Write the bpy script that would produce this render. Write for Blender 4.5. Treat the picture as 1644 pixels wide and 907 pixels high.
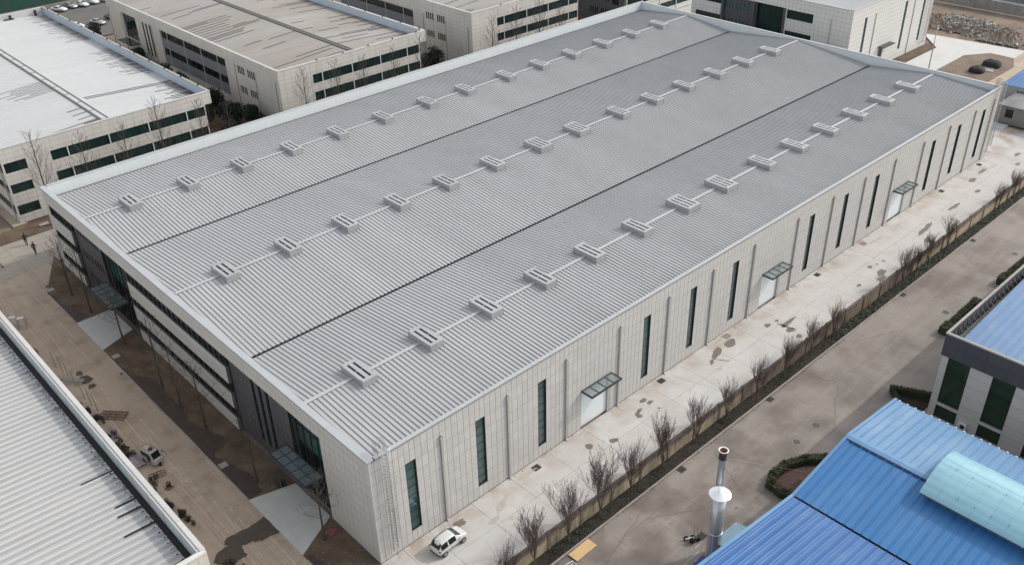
import bpy, bmesh, math, random
from mathutils import Vector, Matrix
random.seed(11)
R = math.radians
for o in list(bpy.data.objects):
    bpy.data.objects.remove(o)
SC = bpy.context.scene
COL = SC.collection

# ------------------------------------------------------------------ camera
CAM = Vector((-29.524, -50.688, 64.622))
YAW, PIT, ROL = R(47.6466), R(31.7544), R(-1.5056)
FPX = 1489.15
d_ = Vector((math.cos(PIT)*math.cos(YAW), math.cos(PIT)*math.sin(YAW), -math.sin(PIT)))
r_ = d_.cross(Vector((0, 0, 1))).normalized()
u_ = r_.cross(d_)
r2 = math.cos(ROL)*r_ + math.sin(ROL)*u_
u2 = -math.sin(ROL)*r_ + math.cos(ROL)*u_
cd = bpy.data.cameras.new('camera')
cam = bpy.data.objects.new('camera', cd)
COL.objects.link(cam)
cd.sensor_fit = 'HORIZONTAL'
cd.sensor_width = 36
cd.lens = FPX/1644*36
cd.clip_start = 0.5
cd.clip_end = 6000
cam.matrix_world = Matrix.Translation(CAM) @ Matrix((r2, u2, -d_)).transposed().to_4x4()
SC.camera = cam

# ------------------------------------------------------------------ light
w = bpy.data.worlds.new('World')
SC.world = w
w.use_nodes = True
nt = w.node_tree
bg = nt.nodes['Background']
sky = nt.nodes.new('ShaderNodeTexSky')
sky.sky_type = 'NISHITA'
sky.sun_disc = False
sky.sun_elevation = R(36.6)
sky.sun_rotation = R(112.6)
sky.air_density = 1.5
sky.dust_density = 2.0
sky.ozone_density = 0.6
hs_ = nt.nodes.new('ShaderNodeHueSaturation')
hs_.inputs['Saturation'].default_value = 0.30   # hazy winter sky: whitish, little blue
nt.links.new(sky.outputs[0], hs_.inputs['Color'])
nt.links.new(hs_.outputs[0], bg.inputs[0])
bg.inputs[1].default_value = 0.15
sl = bpy.data.lights.new('sun', 'SUN')
sl.energy = 1.2
sl.angle = R(1.0)
sl.color = (1.0, 0.955, 0.89)
so = bpy.data.objects.new('sun', sl)
COL.objects.link(so)
so.rotation_euler = Vector((3.6, -1.5, 2.9)).to_track_quat('Z', 'Y').to_euler()
SC.view_settings.view_transform = 'Standard'
SC.view_settings.look = 'None'
SC.view_settings.exposure = 0.6
SC.view_settings.gamma = 1.0


def camproj(p):
    q = Vector(p) - CAM
    z = q.dot(d_)
    return (822 + FPX*q.dot(r2)/z, 453.5 - FPX*q.dot(u2)/z)


# ------------------------------------------------------------------ materials
def mat(name, col, rough=0.7, metal=0.0, spec=0.5, var=0.0, nscale=0.4, fine=0.0, fscale=6.0,
        bump=0.0, bscale=20.0, rnd=0.0, stretch=(1, 1, 1), dirt=None, dscale=0.15, damt=0.0, dlo=.5, dhi=.7, alpha=None, trans=0.0, streak=None):
    m = bpy.data.materials.new(name)
    m.use_nodes = True
    N = m.node_tree.nodes
    L = m.node_tree.links
    b = N['Principled BSDF']
    b.inputs['Roughness'].default_value = rough
    b.inputs['Metallic'].default_value = metal
    b.inputs['Specular IOR Level'].default_value = spec
    if trans:
        b.inputs['Transmission Weight'].default_value = trans
    if alpha is not None:
        b.inputs['Alpha'].default_value = alpha
    geo = N.new('ShaderNodeNewGeometry')
    mp = N.new('ShaderNodeMapping')
    mp.inputs['Scale'].default_value = stretch
    L.new(geo.outputs['Position'], mp.inputs[0])
    P = mp.outputs[0]

    def noise(sc, det=4.0, src=P):
        n = N.new('ShaderNodeTexNoise')
        n.inputs['Scale'].default_value = sc
        n.inputs['Detail'].default_value = det
        n.inputs['Roughness'].default_value = 0.62
        L.new(src, n.inputs['Vector'])
        return n.outputs[0]

    def mult(c, fac, lo, hi):
        mr = N.new('ShaderNodeMapRange')
        mr.inputs[1].default_value = 0.25
        mr.inputs[2].default_value = 0.75
        mr.inputs[3].default_value = lo
        mr.inputs[4].default_value = hi
        L.new(fac, mr.inputs[0])
        v = N.new('ShaderNodeVectorMath')
        v.operation = 'SCALE'
        L.new(c, v.inputs[0])
        L.new(mr.outputs[0], v.inputs['Scale'])
        return v.outputs[0]
    c = N.new('ShaderNodeRGB')
    c.outputs[0].default_value = (*col, 1)
    c = c.outputs[0]
    if var:
        c = mult(c, noise(nscale), 1-var, 1+var)
    if fine:
        c = mult(c, noise(fscale, 6.0), 1-fine, 1+fine)
    if rnd:
        oi = N.new('ShaderNodeObjectInfo')
        mr = N.new('ShaderNodeMapRange')
        mr.inputs[3].default_value = 1-rnd
        mr.inputs[4].default_value = 1+rnd
        L.new(oi.outputs['Random'], mr.inputs[0])
        v = N.new('ShaderNodeVectorMath')
        v.operation = 'SCALE'
        L.new(c, v.inputs[0])
        L.new(mr.outputs[0], v.inputs['Scale'])
        c = v.outputs[0]
    if dirt:
        f = noise(dscale, 7.0)
        mr = N.new('ShaderNodeMapRange')
        mr.inputs[1].default_value = dlo
        mr.inputs[2].default_value = dhi
        mr.inputs[4].default_value = damt
        mr.clamp = True
        L.new(f, mr.inputs[0])
        mx = N.new('ShaderNodeMix')
        mx.data_type = 'RGBA'
        L.new(mr.outputs[0], mx.inputs['Factor'])
        L.new(c, mx.inputs['A'])
        mx.inputs['B'].default_value = (*dirt, 1)
        c = mx.outputs['Result']
    if streak:  # (colour, mapping scale, amount, lo, hi)
        scol, ssc, samt, slo, shi = streak
        m2 = N.new('ShaderNodeMapping')
        m2.inputs['Scale'].default_value = ssc
        L.new(geo.outputs['Position'], m2.inputs[0])
        f = noise(1.0, 5.0, m2.outputs[0])
        mr = N.new('ShaderNodeMapRange')
        mr.inputs[1].default_value = slo
        mr.inputs[2].default_value = shi
        mr.inputs[4].default_value = samt
        L.new(f, mr.inputs[0])
        mx = N.new('ShaderNodeMix')
        mx.data_type = 'RGBA'
        L.new(mr.outputs[0], mx.inputs['Factor'])
        L.new(c, mx.inputs['A'])
        mx.inputs['B'].default_value = (*scol, 1)
        c = mx.outputs['Result']
    L.new(c, b.inputs['Base Color'])
    if bump:
        bp = N.new('ShaderNodeBump')
        bp.inputs['Strength'].default_value = bump
        bp.inputs['Distance'].default_value = 0.05
        L.new(noise(bscale, 5.0), bp.inputs['Height'])
        L.new(bp.outputs[0], b.inputs['Normal'])
    return m


M = {}
M['roof'] = mat('grey_roof_metal', (.435, .438, .442), .45, .0, .4, var=.10, nscale=.12, fine=.05, fscale=3, stretch=(1.6, .25, 1),
                streak=((.40, .37, .34), (4, .12, 1), .35, .5, .85))
M['rib'] = mat('roof_rib_metal', (.29, .29, .297), .5, .0, .3, var=.1, nscale=.3, fine=.08, fscale=2)
M['flash'] = mat('pale_flashing', (.43, .435, .44), .4, 0, .5, var=.05, nscale=.6, fine=.03)
M['coping'] = mat('coping_metal', (.42, .43, .44), .4, 0, .5, var=.05, nscale=.5)
M['parapet'] = mat('pale_blue_parapet_metal', (.60, .63, .645), .4, 0, .5, var=.04, nscale=.5)
M['gutter'] = mat('gutter_dark', (.018, .018, .02), .7)
M['vent'] = mat('ventilator_metal', (.40, .405, .415), .4, .1, .5, var=.07, nscale=.5, rnd=.05, fine=.05, fscale=3)
M['slot'] = mat('slot_black', (.008, .008, .009), .8)
M['tile'] = mat('stone_tile', (.53, .515, .495), .6, 0, .4, var=.05, nscale=.35, fine=.04, fscale=2.5, rnd=.045,
                streak=((.30, .27, .235), (1.3, 1.3, .07), .16, .5, .85))
M['tile3'] = mat('stone_tile_bright', (.66, .65, .63), .6, 0, .4, var=.04, nscale=.35, fine=.03)
M['tile2'] = mat('stone_tile_weathered', (.57, .545, .505), .65, 0, .4, var=.09, nscale=.25, fine=.05, rnd=.03,
                 streak=((.30, .275, .25), (1.1, 1.1, .06), .4, .5, .8))
M['joint'] = mat('joint_grey', (.13, .127, .122), .9)
M['dark'] = mat('dark_tile', (.085, .088, .10), .5, 0, .4, var=.06, rnd=.05)
M['darkjoint'] = mat('dark_joint', (.03, .03, .033), .9)
M['frame'] = mat('dark_frame', (.03, .033, .035), .4)
M['white'] = mat('white_frame', (.62, .63, .63), .5)
M['glass'] = mat('teal_glass', (.045, .10, .10), .06, 0, .8, var=.25, nscale=.5)
M['glass2'] = mat('green_glass', (.012, .030, .029), .06, 0, .5, var=.35, nscale=.4)
M['glassdark'] = mat('dark_glass', (.010, .016, .018), .1, 0, .35, var=.3, nscale=.6)
M['canopyglass'] = mat('canopy_glass', (.20, .25, .25), .08, 0, .8, alpha=.42)
M['pipe'] = mat('downpipe_grey', (.40, .395, .385), .5)
M['steel'] = mat('galvanised_steel', (.42, .42, .43), .35, .6)
M['yard'] = mat('yard_concrete', (.525, .507, .483), .85, 0, .3, var=.07, nscale=.22, fine=.05, fscale=2.2, bump=.15, rnd=.025,
                dirt=(.42, .35, .28), dscale=.35, damt=.55, dlo=.52, dhi=.75,
                streak=((.48, .44, .40), (.12, 1.4, 1), .35, .5, .8))
M['road'] = mat('road_concrete', (.285, .25, .22), .85, 0, .3, var=.10, nscale=.25, fine=.08, fscale=2.5, bump=.2, rnd=.04,
                dirt=(.175, .148, .128), dscale=.11, damt=.85, dlo=.46, dhi=.62,
                streak=((.36, .325, .29), (.1, .9, 1), .45, .48, .75))
M['street'] = mat('street_concrete', (.42, .33, .255), .9, 0, .3, var=.2, nscale=.3, fine=.07, fscale=3, bump=.2, rnd=.03,
                  dirt=(.23, .175, .135), dscale=.32, damt=.75, dlo=.5, dhi=.7,
                  streak=((.50, .42, .34), (.9, .1, 1), .5, .48, .75))
M['cross'] = mat('junction_concrete', (.31, .28, .245), .9, 0, .3, var=.14, nscale=.3, fine=.07, fscale=3, bump=.2, rnd=.03,
                 dirt=(.22, .19, .16), dscale=.3, damt=.6, dlo=.5, dhi=.7, streak=((.38, .345, .30), (.1, .9, 1), .5, .48, .75))
M['ramp'] = mat('ramp_concrete', (.47, .475, .455), .85, 0, .3, var=.08, nscale=.5, fine=.05, streak=((.60, .59, .50), (.2, 1.5, 1), .7, .5, .8))
M['apron'] = mat('apron_concrete', (.565, .555, .535), .85, 0, .3, var=.05, nscale=.2, dirt=(.45, .4, .34), dscale=.2, damt=.5)
M['soil'] = mat('brown_soil', (.115, .083, .06), .95, 0, .2, var=.3, nscale=.5, fine=.25, fscale=3, bump=.6, bscale=8,
                dirt=(.19, .14, .095), dscale=.35, damt=.7, dlo=.45, dhi=.65)
M['wetsoil'] = mat('wet_soil', (.058, .041, .033), .6, 0, .4, var=.2, nscale=1.0, bump=.4, bscale=6)
M['earth'] = mat('bare_earth', (.25, .195, .15), .95, 0, .2, var=.2, nscale=.06, fine=.15, fscale=1.0, bump=.5, bscale=3,
                 dirt=(.15, .125, .11), dscale=.09, damt=.8, dlo=.45, dhi=.65)
M['bed'] = mat('bed_soil', (.045, .036, .03), .95, 0, .2, var=.3, nscale=.8, fine=.3, fscale=6, bump=.7, bscale=10)
M['roadjoint'] = mat('road_joint_fill', (.15, .125, .11), .95)
M['jointsand'] = mat('joint_fill', (.13, .115, .10), .95)
M['wet'] = mat('wet_concrete', (.18, .155, .13), .5, 0, .4, var=.12, nscale=1.2)
M['wetroad'] = mat('wet_road', (.085, .066, .052), .6, 0, .25, var=.15, nscale=1.2)
M['damp'] = mat('damp_concrete', (.44, .405, .365), .7, 0, .3, var=.12, nscale=1.2)
M['iron'] = mat('cast_iron', (.10, .09, .085), .7, .2, fine=.2)
M['tan'] = mat('tan_render', (.40, .335, .24), .85, 0, .3, var=.18, nscale=.5, fine=.08, bump=.2,
               streak=((.10, .075, .055), (2.2, 2.2, .25), .75, .5, .72))
M['tandark'] = mat('brown_stained_render', (.24, .19, .15), .9, 0, .3, var=.25, nscale=.6, fine=.15, bump=.2,
                  streak=((.09, .065, .055), (2.2, 2.2, .3), .8, .45, .65))
M['tancap'] = mat('wall_cap_dark', (.13, .105, .09), .9, 0, .2, var=.3, nscale=1.0)
M['kerb'] = mat('kerb_concrete', (.33, .29, .26), .85, var=.12, nscale=.6, rnd=.06)
M['leafg'] = mat('ground_cover_leaf', (.042, .054, .036), .7, 0, .3, var=.5, nscale=.6, fine=.3)
M['hedge'] = mat('hedge_leaf', (.045, .052, .025), .8, 0, .3, var=.35, nscale=1.2)
M['ever'] = mat('evergreen_leaf', (.028, .036, .028), .7, 0, .3, var=.4, nscale=.5)
M['bark'] = mat('purple_brown_bark', (.135, .098, .088), .9, var=.2)
M['bark2'] = mat('grey_bark', (.075, .064, .056), .9, var=.25, nscale=1.5)
M['barkpale'] = mat('pale_twig', (.20, .175, .15), .9)
M['whiteroof'] = mat('white_roof_metal', (.50, .50, .50), .45, 0, .4, var=.05, nscale=.2, fine=.04, stretch=(.25, 1.5, 1),
                     streak=((.50, .45, .40), (.15, 3, 1), .3, .5, .85))
M['oldroof'] = mat('weathered_white_roof', (.39, .385, .38), .5, 0, .4, var=.08, nscale=.3, fine=.08, fscale=1.5, stretch=(.25, 1.6, 1),
                   dirt=(.33, .28, .24), dscale=1.1, damt=.75, dlo=.56, dhi=.8,
                   streak=((.46, .40, .36), (.12, 3, 1), .5, .5, .8))
M['ribwhite'] = mat('white_rib', (.52, .52, .515), .45)
M['seamgrey'] = mat('seam_grey', (.20, .19, .18), .7)
M['brownroof'] = mat('rust_tinged_roof', (.345, .325, .305), .6, 0, .3, var=.10, nscale=.12, fine=.1, stretch=(.4, 1.6, 1),
                     dirt=(.30, .26, .225), dscale=.07, damt=.7, dlo=.45, dhi=.65,
                     streak=((.27, .22, .19), (.07, 3, 1), .6, .5, .8))
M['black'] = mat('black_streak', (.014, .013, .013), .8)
M['softsoot'] = mat('soft_soot', (.24, .235, .23), .8, var=.3, nscale=3)
M['soot'] = mat('soot_stain', (.13, .125, .12), .8, var=.4, nscale=3)
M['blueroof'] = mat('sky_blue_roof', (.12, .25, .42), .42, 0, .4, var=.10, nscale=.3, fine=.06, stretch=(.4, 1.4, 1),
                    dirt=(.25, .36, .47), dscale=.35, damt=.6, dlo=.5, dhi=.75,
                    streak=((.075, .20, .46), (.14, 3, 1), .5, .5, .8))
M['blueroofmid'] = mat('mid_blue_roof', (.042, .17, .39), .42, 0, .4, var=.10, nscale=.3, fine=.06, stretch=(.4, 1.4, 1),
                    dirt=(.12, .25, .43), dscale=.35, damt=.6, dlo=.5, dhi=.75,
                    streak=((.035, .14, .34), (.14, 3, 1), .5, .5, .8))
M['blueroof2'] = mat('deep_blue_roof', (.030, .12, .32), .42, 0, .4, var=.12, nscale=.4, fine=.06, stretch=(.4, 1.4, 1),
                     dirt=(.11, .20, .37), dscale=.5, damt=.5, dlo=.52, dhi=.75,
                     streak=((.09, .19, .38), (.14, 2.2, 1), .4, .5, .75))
M['paleblue'] = mat('pale_blue_roof', (.17, .27, .44), .45, 0, .4, var=.07, nscale=.4, dirt=(.25, .34, .45), dscale=.5, damt=.6,
                    streak=((.12, .21, .38), (.14, 3, 1), .45, .5, .8))
M['cyan'] = mat('cyan_skylight_sheet', (.27, .47, .54), .35, 0, .5, var=.06, nscale=.8, dirt=(.17, .38, .50), dscale=.35, damt=.6, dlo=.45, dhi=.7)
M['blueedge'] = mat('blue_trim', (.10, .24, .50), .45, var=.1)
M['chimney'] = mat('chimney_steel', (.42, .44, .47), .32, .6, .5, var=.06, nscale=1.0)
M['rust'] = mat('rust', (.20, .075, .05), .8, .1, var=.3, nscale=6)
M['plywood'] = mat('plywood', (.62, .42, .21), .7, 0, .3, var=.10, nscale=1.5, fine=.08, stretch=(.6, 3, 1))
M['carwhite'] = mat('car_paint_white', (.60, .60, .585), .22, 0, .6)
M['carsilver'] = mat('car_paint_silver', (.42, .41, .39), .25, .5, .6)
M['cargrey'] = mat('car_paint_dark', (.14, .125, .115), .25, .3, .6)
M['carglass'] = mat('car_glass', (.02, .05, .055), .05, 0, .8)
M['carblack'] = mat('car_black', (.012, .012, .013), .3)
M['tyre'] = mat('tyre_rubber', (.02, .02, .02), .85)
M['rim'] = mat('wheel_rim', (.35, .35, .36), .35, .7)
M['redlamp'] = mat('tail_lamp', (.22, .02, .02), .2)
M['lamp'] = mat('head_lamp', (.6, .6, .6), .1)
M['cream'] = mat('cream_paint', (.38, .37, .33), .4, var=.08, nscale=2)
M['woodbrown'] = mat('rusty_brown_frame', (.17, .10, .07), .85, var=.2)
M['tarp'] = mat('lilac_striped_sheet', (.36, .33, .36), .7, var=.3, nscale=3, streak=((.18, .14, .20), (6, 6, 6), .8, .48, .55))
M['green'] = mat('green_hoarding', (.012, .065, .05), .7, var=.2, nscale=.4)
M['darknet'] = mat('dark_net_cover', (.035, .034, .032), .9, var=.3, nscale=2, bump=.8, bscale=5)
M['rubble'] = mat('rubble_grey', (.30, .275, .25), .9, var=.3, nscale=1.5)
M['rubble2'] = mat('rubble_brown', (.19, .15, .12), .95, var=.3, nscale=.5, fine=.3, fscale=2, bump=.8, bscale=3)
M['oldwall'] = mat('old_concrete_wall', (.27, .26, .25), .9, var=.2, nscale=.3, streak=((.14, .13, .12), (.8, .8, .1), .6, .5, .75))
M['asphalt'] = mat('parking_asphalt', (.13, .12, .112), .9, var=.15, nscale=.3)
M['shedroof'] = mat('shed_roof_grey', (.20, .20, .205), .85, var=.35, nscale=.4)
M['skin'] = mat('skin', (.45, .28, .2), .6)
M['cloth'] = mat('dark_cloth', (.025, .025, .032), .85)
M['cloth2'] = mat('trouser_cloth', (.035, .035, .045), .85)
M['hair'] = mat('hair_black', (.01, .009, .008), .7)
M['red'] = mat('faded_red', (.20, .065, .065), .8, var=.2)
M['bluething'] = mat('blue_wrapper', (.03, .10, .30), .5)
M['panel'] = mat('grey_white_panel', (.44, .44, .44), .5, var=.04, nscale=.6, rnd=.03)
M['slate'] = mat('slate_panel', (.052, .056, .072), .45, var=.05, rnd=.06)
M['stonegrey'] = mat('stone_grey', (.32, .31, .29), .8, var=.2)
M['lintel'] = mat('blue_grey_spandrel', (.17, .18, .205), .5, var=.06)


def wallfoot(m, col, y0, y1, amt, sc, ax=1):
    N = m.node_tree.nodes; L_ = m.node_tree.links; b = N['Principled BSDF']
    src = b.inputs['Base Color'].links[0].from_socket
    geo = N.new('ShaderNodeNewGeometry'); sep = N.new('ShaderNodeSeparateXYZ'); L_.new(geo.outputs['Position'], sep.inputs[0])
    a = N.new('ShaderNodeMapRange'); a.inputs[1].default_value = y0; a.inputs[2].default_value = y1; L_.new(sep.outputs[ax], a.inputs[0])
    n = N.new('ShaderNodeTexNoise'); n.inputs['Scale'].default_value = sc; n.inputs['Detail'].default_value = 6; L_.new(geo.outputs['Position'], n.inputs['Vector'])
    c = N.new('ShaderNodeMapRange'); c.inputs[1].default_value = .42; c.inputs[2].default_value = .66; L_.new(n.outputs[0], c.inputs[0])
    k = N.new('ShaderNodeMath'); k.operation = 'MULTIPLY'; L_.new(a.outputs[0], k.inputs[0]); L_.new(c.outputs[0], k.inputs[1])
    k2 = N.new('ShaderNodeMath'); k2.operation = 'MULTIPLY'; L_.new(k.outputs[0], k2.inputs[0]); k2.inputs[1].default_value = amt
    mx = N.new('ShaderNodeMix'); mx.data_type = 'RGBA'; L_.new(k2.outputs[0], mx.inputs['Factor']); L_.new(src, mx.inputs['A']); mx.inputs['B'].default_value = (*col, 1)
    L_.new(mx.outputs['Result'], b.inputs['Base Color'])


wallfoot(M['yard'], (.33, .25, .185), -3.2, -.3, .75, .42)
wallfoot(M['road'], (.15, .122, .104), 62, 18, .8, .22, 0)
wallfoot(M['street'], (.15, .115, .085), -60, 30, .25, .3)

# tile-grid material for far facades: joints too fine to pick apart
def gridmat(name, base, du, dz, jc, w=.03):
    m = M[base].copy()
    m.name = name
    N = m.node_tree.nodes
    L = m.node_tree.links
    b = N['Principled BSDF']
    src = b.inputs['Base Color'].links[0].from_socket
    geo = N.new('ShaderNodeNewGeometry')
    sep = N.new('ShaderNodeSeparateXYZ')
    L.new(geo.outputs['Position'], sep.inputs[0])

    def m_(op, a, bb=None):
        n = N.new('ShaderNodeMath')
        n.operation = op
        if isinstance(a, (int, float)):
            n.inputs[0].default_value = a
        else:
            L.new(a, n.inputs[0])
        if bb is not None:
            if isinstance(bb, (int, float)):
                n.inputs[1].default_value = bb
            else:
                L.new(bb, n.inputs[1])
        return n.outputs[0]
    u = m_('ADD', sep.outputs[0], sep.outputs[1])
    fu = m_('FRACT', m_('DIVIDE', u, du))
    fz = m_('FRACT', m_('DIVIDE', sep.outputs[2], dz))
    k = m_('MAXIMUM', m_('LESS_THAN', fu, w/du), m_('LESS_THAN', fz, w/dz))
    mx = N.new('ShaderNodeMix')
    mx.data_type = 'RGBA'
    L.new(m_('MULTIPLY', k, .6), mx.inputs['Factor'])
    L.new(src, mx.inputs['A'])
    mx.inputs['B'].default_value = (*jc, 1)
    L.new(mx.outputs['Result'], b.inputs['Base Color'])
    M[name] = m


gridmat('farwall', 'tile2', 1.3, .85, (.2, .19, .17), .05)
gridmat('fartile', 'tile3', .9, .9, (.2, .19, .18), .05)
gridmat('fardark', 'dark', 1.0, .9, (.03, .03, .03), .06)


# ------------------------------------------------------------------ builders
def wloc(o):
    v = Vector((0, 0, 0))
    while o:
        v = v + o.location
        o = o.parent
    return v


class MB:
    def __init__(s):
        s.v = []
        s.f = []
        s.m = []
        s.sm = []

    def add(s, vs, fs, mi=0, smooth=False):
        k = len(s.v)
        s.v += [tuple(v) for v in vs]
        s.f += [tuple(i+k for i in f) for f in fs]
        s.m += [mi]*len(fs)
        s.sm += [smooth]*len(fs)
        return s

    def box(s, x0, y0, z0, x1, y1, z1, mi=0):
        if x0 > x1: x0, x1 = x1, x0
        if y0 > y1: y0, y1 = y1, y0
        if z0 > z1: z0, z1 = z1, z0
        return s.add([(x0, y0, z0), (x1, y0, z0), (x1, y1, z0), (x0, y1, z0), (x0, y0, z1), (x1, y0, z1), (x1, y1, z1), (x0, y1, z1)],
                     [(0, 3, 2, 1), (4, 5, 6, 7), (0, 1, 5, 4), (1, 2, 6, 5), (2, 3, 7, 6), (3, 0, 4, 7)], mi)

    def obox(s, c, ax, ay, az, hx, hy, hz, mi=0):
        c = Vector(c); ax = Vector(ax).normalized()*hx; ay = Vector(ay).normalized()*hy; az = Vector(az).normalized()*hz
        vs = [c+sx*ax+sy*ay+sz*az for sz in (-1, 1) for sx, sy in ((-1, -1), (1, -1), (1, 1), (-1, 1))]
        return s.add(vs, [(0, 3, 2, 1), (4, 5, 6, 7), (0, 1, 5, 4), (1, 2, 6, 5), (2, 3, 7, 6), (3, 0, 4, 7)], mi)

    def tube(s, a, b, r0, r1=None, n=6, mi=0, cap=True, smooth=True):
        a = Vector(a); b = Vector(b)
        if r1 is None: r1 = r0
        d = (b-a)
        if d.length < 1e-6: return s
        d.normalize()
        t = Vector((0, 0, 1)) if abs(d.z) < .9 else Vector((1, 0, 0))
        e1 = d.cross(t).normalized(); e2 = d.cross(e1)
        vs = []
        for c, r in ((a, r0), (b, r1)):
            for i in range(n):
                an = 2*math.pi*i/n
                vs.append(c+e1*math.cos(an)*r+e2*math.sin(an)*r)
        fs = [(i, (i+1) % n, n+(i+1) % n, n+i) for i in range(n)]
        fs = [f[::-1] for f in fs]
        s.add(vs, fs, mi, smooth)
        if cap:
            k = len(s.v)-2*n
            s.f += [tuple(k+i for i in range(n)), tuple(k+n+i for i in reversed(range(n)))]
            s.m += [mi, mi]; s.sm += [False, False]
        return s

    def lathe(s, c, prof, n=16, mi=0, smooth=True):
        vs = []
        for r, z in prof:
            for i in range(n):
                a = 2*math.pi*i/n
                vs.append((c[0]+r*math.cos(a), c[1]+r*math.sin(a), c[2]+z))
        fs = []
        for j in range(len(prof)-1):
            for i in range(n):
                fs.append((j*n+i, j*n+(i+1) % n, (j+1)*n+(i+1) % n, (j+1)*n+i))
        return s.add(vs, fs, mi, smooth)

    def poly(s, pts, z, th=0.0, mi=0):
        n = len(pts)
        vs = [(p[0], p[1], z) for p in pts]
        ar = sum(pts[i][0]*pts[(i+1) % n][1]-pts[(i+1) % n][0]*pts[i][1] for i in range(n))
        f = tuple(range(n)) if ar > 0 else tuple(reversed(range(n)))
        s.add(vs, [f], mi)
        if th:
            vs2 = [(p[0], p[1], z) for p in pts]+[(p[0], p[1], z-th) for p in pts]
            fs = [(i, (i+1) % n, n+(i+1) % n, n+i)[::-1 if ar > 0 else 1] for i in range(n)]
            s.add(vs2, fs, mi)
        return s

    def prism(s, prof, axis, a, b, mi=0):
        # prof: list of (u, z); axis 'x' -> u is y extruded along x ; axis 'y' -> u is x extruded along y
        n = len(prof)
        def P(u, z, t): return (t, u, z) if axis == 'x' else (u, t, z)
        vs = [P(u, z, a) for u, z in prof]+[P(u, z, b) for u, z in prof]
        fs = [(i, (i+1) % n, n+(i+1) % n, n+i) for i in range(n)]+[tuple(reversed(range(n))), tuple(range(n, 2*n))]
        return s.add(vs, fs, mi)

    def mesh(s, name, mats, org=(0, 0, 0)):
        me = bpy.data.meshes.new(name)
        o = Vector(org)
        me.from_pydata([tuple(Vector(v)-o) for v in s.v], [], s.f)
        for m in (mats if isinstance(mats, (list, tuple)) else [mats]):
            me.materials.append(M[m] if isinstance(m, str) else m)
        me.polygons.foreach_set('material_index', s.m)
        me.polygons.foreach_set('use_smooth', s.sm)
        me.update()
        return me

    def build(s, name, mats, parent=None, loc=None, kind=None, fix=False):
        if parent is not None:
            org = wloc(parent)
            me = s.mesh(name, mats, org)
            o = bpy.data.objects.new(name, me)
            o.parent = parent
        else:
            if loc is None: loc = (0, 0, 0)
            me = s.mesh(name, mats, loc)
            o = bpy.data.objects.new(name, me)
            o.location = loc
        COL.objects.link(o)
        if fix:
            bm = bmesh.new(); bm.from_mesh(me)
            bmesh.ops.recalc_face_normals(bm, faces=bm.faces)
            bm.to_mesh(me); bm.free()
        if kind: o['kind'] = kind
        return o


def inst(me, name, parent, loc, rot=0):
    o = bpy.data.objects.new(name, me)
    o.parent = parent
    o.location = Vector(loc)-wloc(parent)
    if rot: o.rotation_euler = (0, 0, rot)
    COL.objects.link(o)
    return o


def tag(o, label, cat, group=None):
    o['label'] = label
    o['category'] = cat
    if group: o['group'] = group
    return o


def thing(name, label, cat, loc=(0, 0, 0), rot=0, group=None):
    o = bpy.data.objects.new(name, None)
    o.empty_display_size = .2
    COL.objects.link(o)
    o.location = loc
    o.rotation_euler = (0, 0, rot)
    return tag(o, label, cat, group)


def copytree(o, parent=None):
    c = o.copy()
    COL.objects.link(c)
    if parent: c.parent = parent
    for ch in list(o.children): copytree(ch, c)
    return c


ORD = ['first', 'second', 'third', 'fourth', 'fifth', 'sixth', 'seventh', 'eighth', 'ninth', 'tenth', 'eleventh', 'twelfth', 'thirteenth',
       'fourteenth', 'fifteenth', 'sixteenth', 'seventeenth', 'eighteenth', 'nineteenth', 'twentieth']


def tiles(parent, name, axis, fixed, us, zs, openings, matname, jointmat, out, gap=.036, th=.012, limit=0):
    """axis 'y': wall in plane y=fixed, u=x ; axis 'x': wall in plane x=fixed, u=y. out=-1/+1 side the tiles face."""
    rects = []
    for i in range(len(us)-1):
        for j in range(len(zs)-1):
            u0, u1, z0, z1 = us[i], us[i+1], zs[j], zs[j+1]
            uc = (u0+u1)/2
            segs = [(z0, z1)]
            for (a, b, c, d) in openings:
                if a-1e-3 <= uc <= b+1e-3:
                    ns = []
                    for (p, q) in segs:
                        if d <= p or c >= q: ns.append((p, q)); continue
                        if c > p+.05: ns.append((p, c))
                        if d < q-.05: ns.append((d, q))
                    segs = ns
            for (p, q) in segs: rects.append((u0+gap/2, u1-gap/2, p+gap/2, q-gap/2))
    return [(parent, name, axis, fixed, r, matname, th, out) for r in rects]


def tile_mesh_into(mb, axis, fixed, r, th, out, org=None):
    u0, u1, z0, z1 = r
    a, b = (fixed, fixed-out*th)
    if axis == 'y': mb.box(u0, a, z0, u1, b, z1)
    else: mb.box(a, u0, z0, b, u1, z1)


def size_px(t):
    parent, name, axis, fixed, r, m, th, out = t
    u0, u1, z0, z1 = r
    c = [(u, fixed, z) if axis == 'y' else (fixed, u, z) for u, z in ((u0, z0), (u1, z0), (u0, z1))]
    a, b, d = [camproj(p) for p in c]
    if not (-20 < a[0] < 1664 and -30 < a[1] < 930): return 0
    return abs((b[0]-a[0])*(d[1]-a[1])-(b[1]-a[1])*(d[0]-a[0]))


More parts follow.
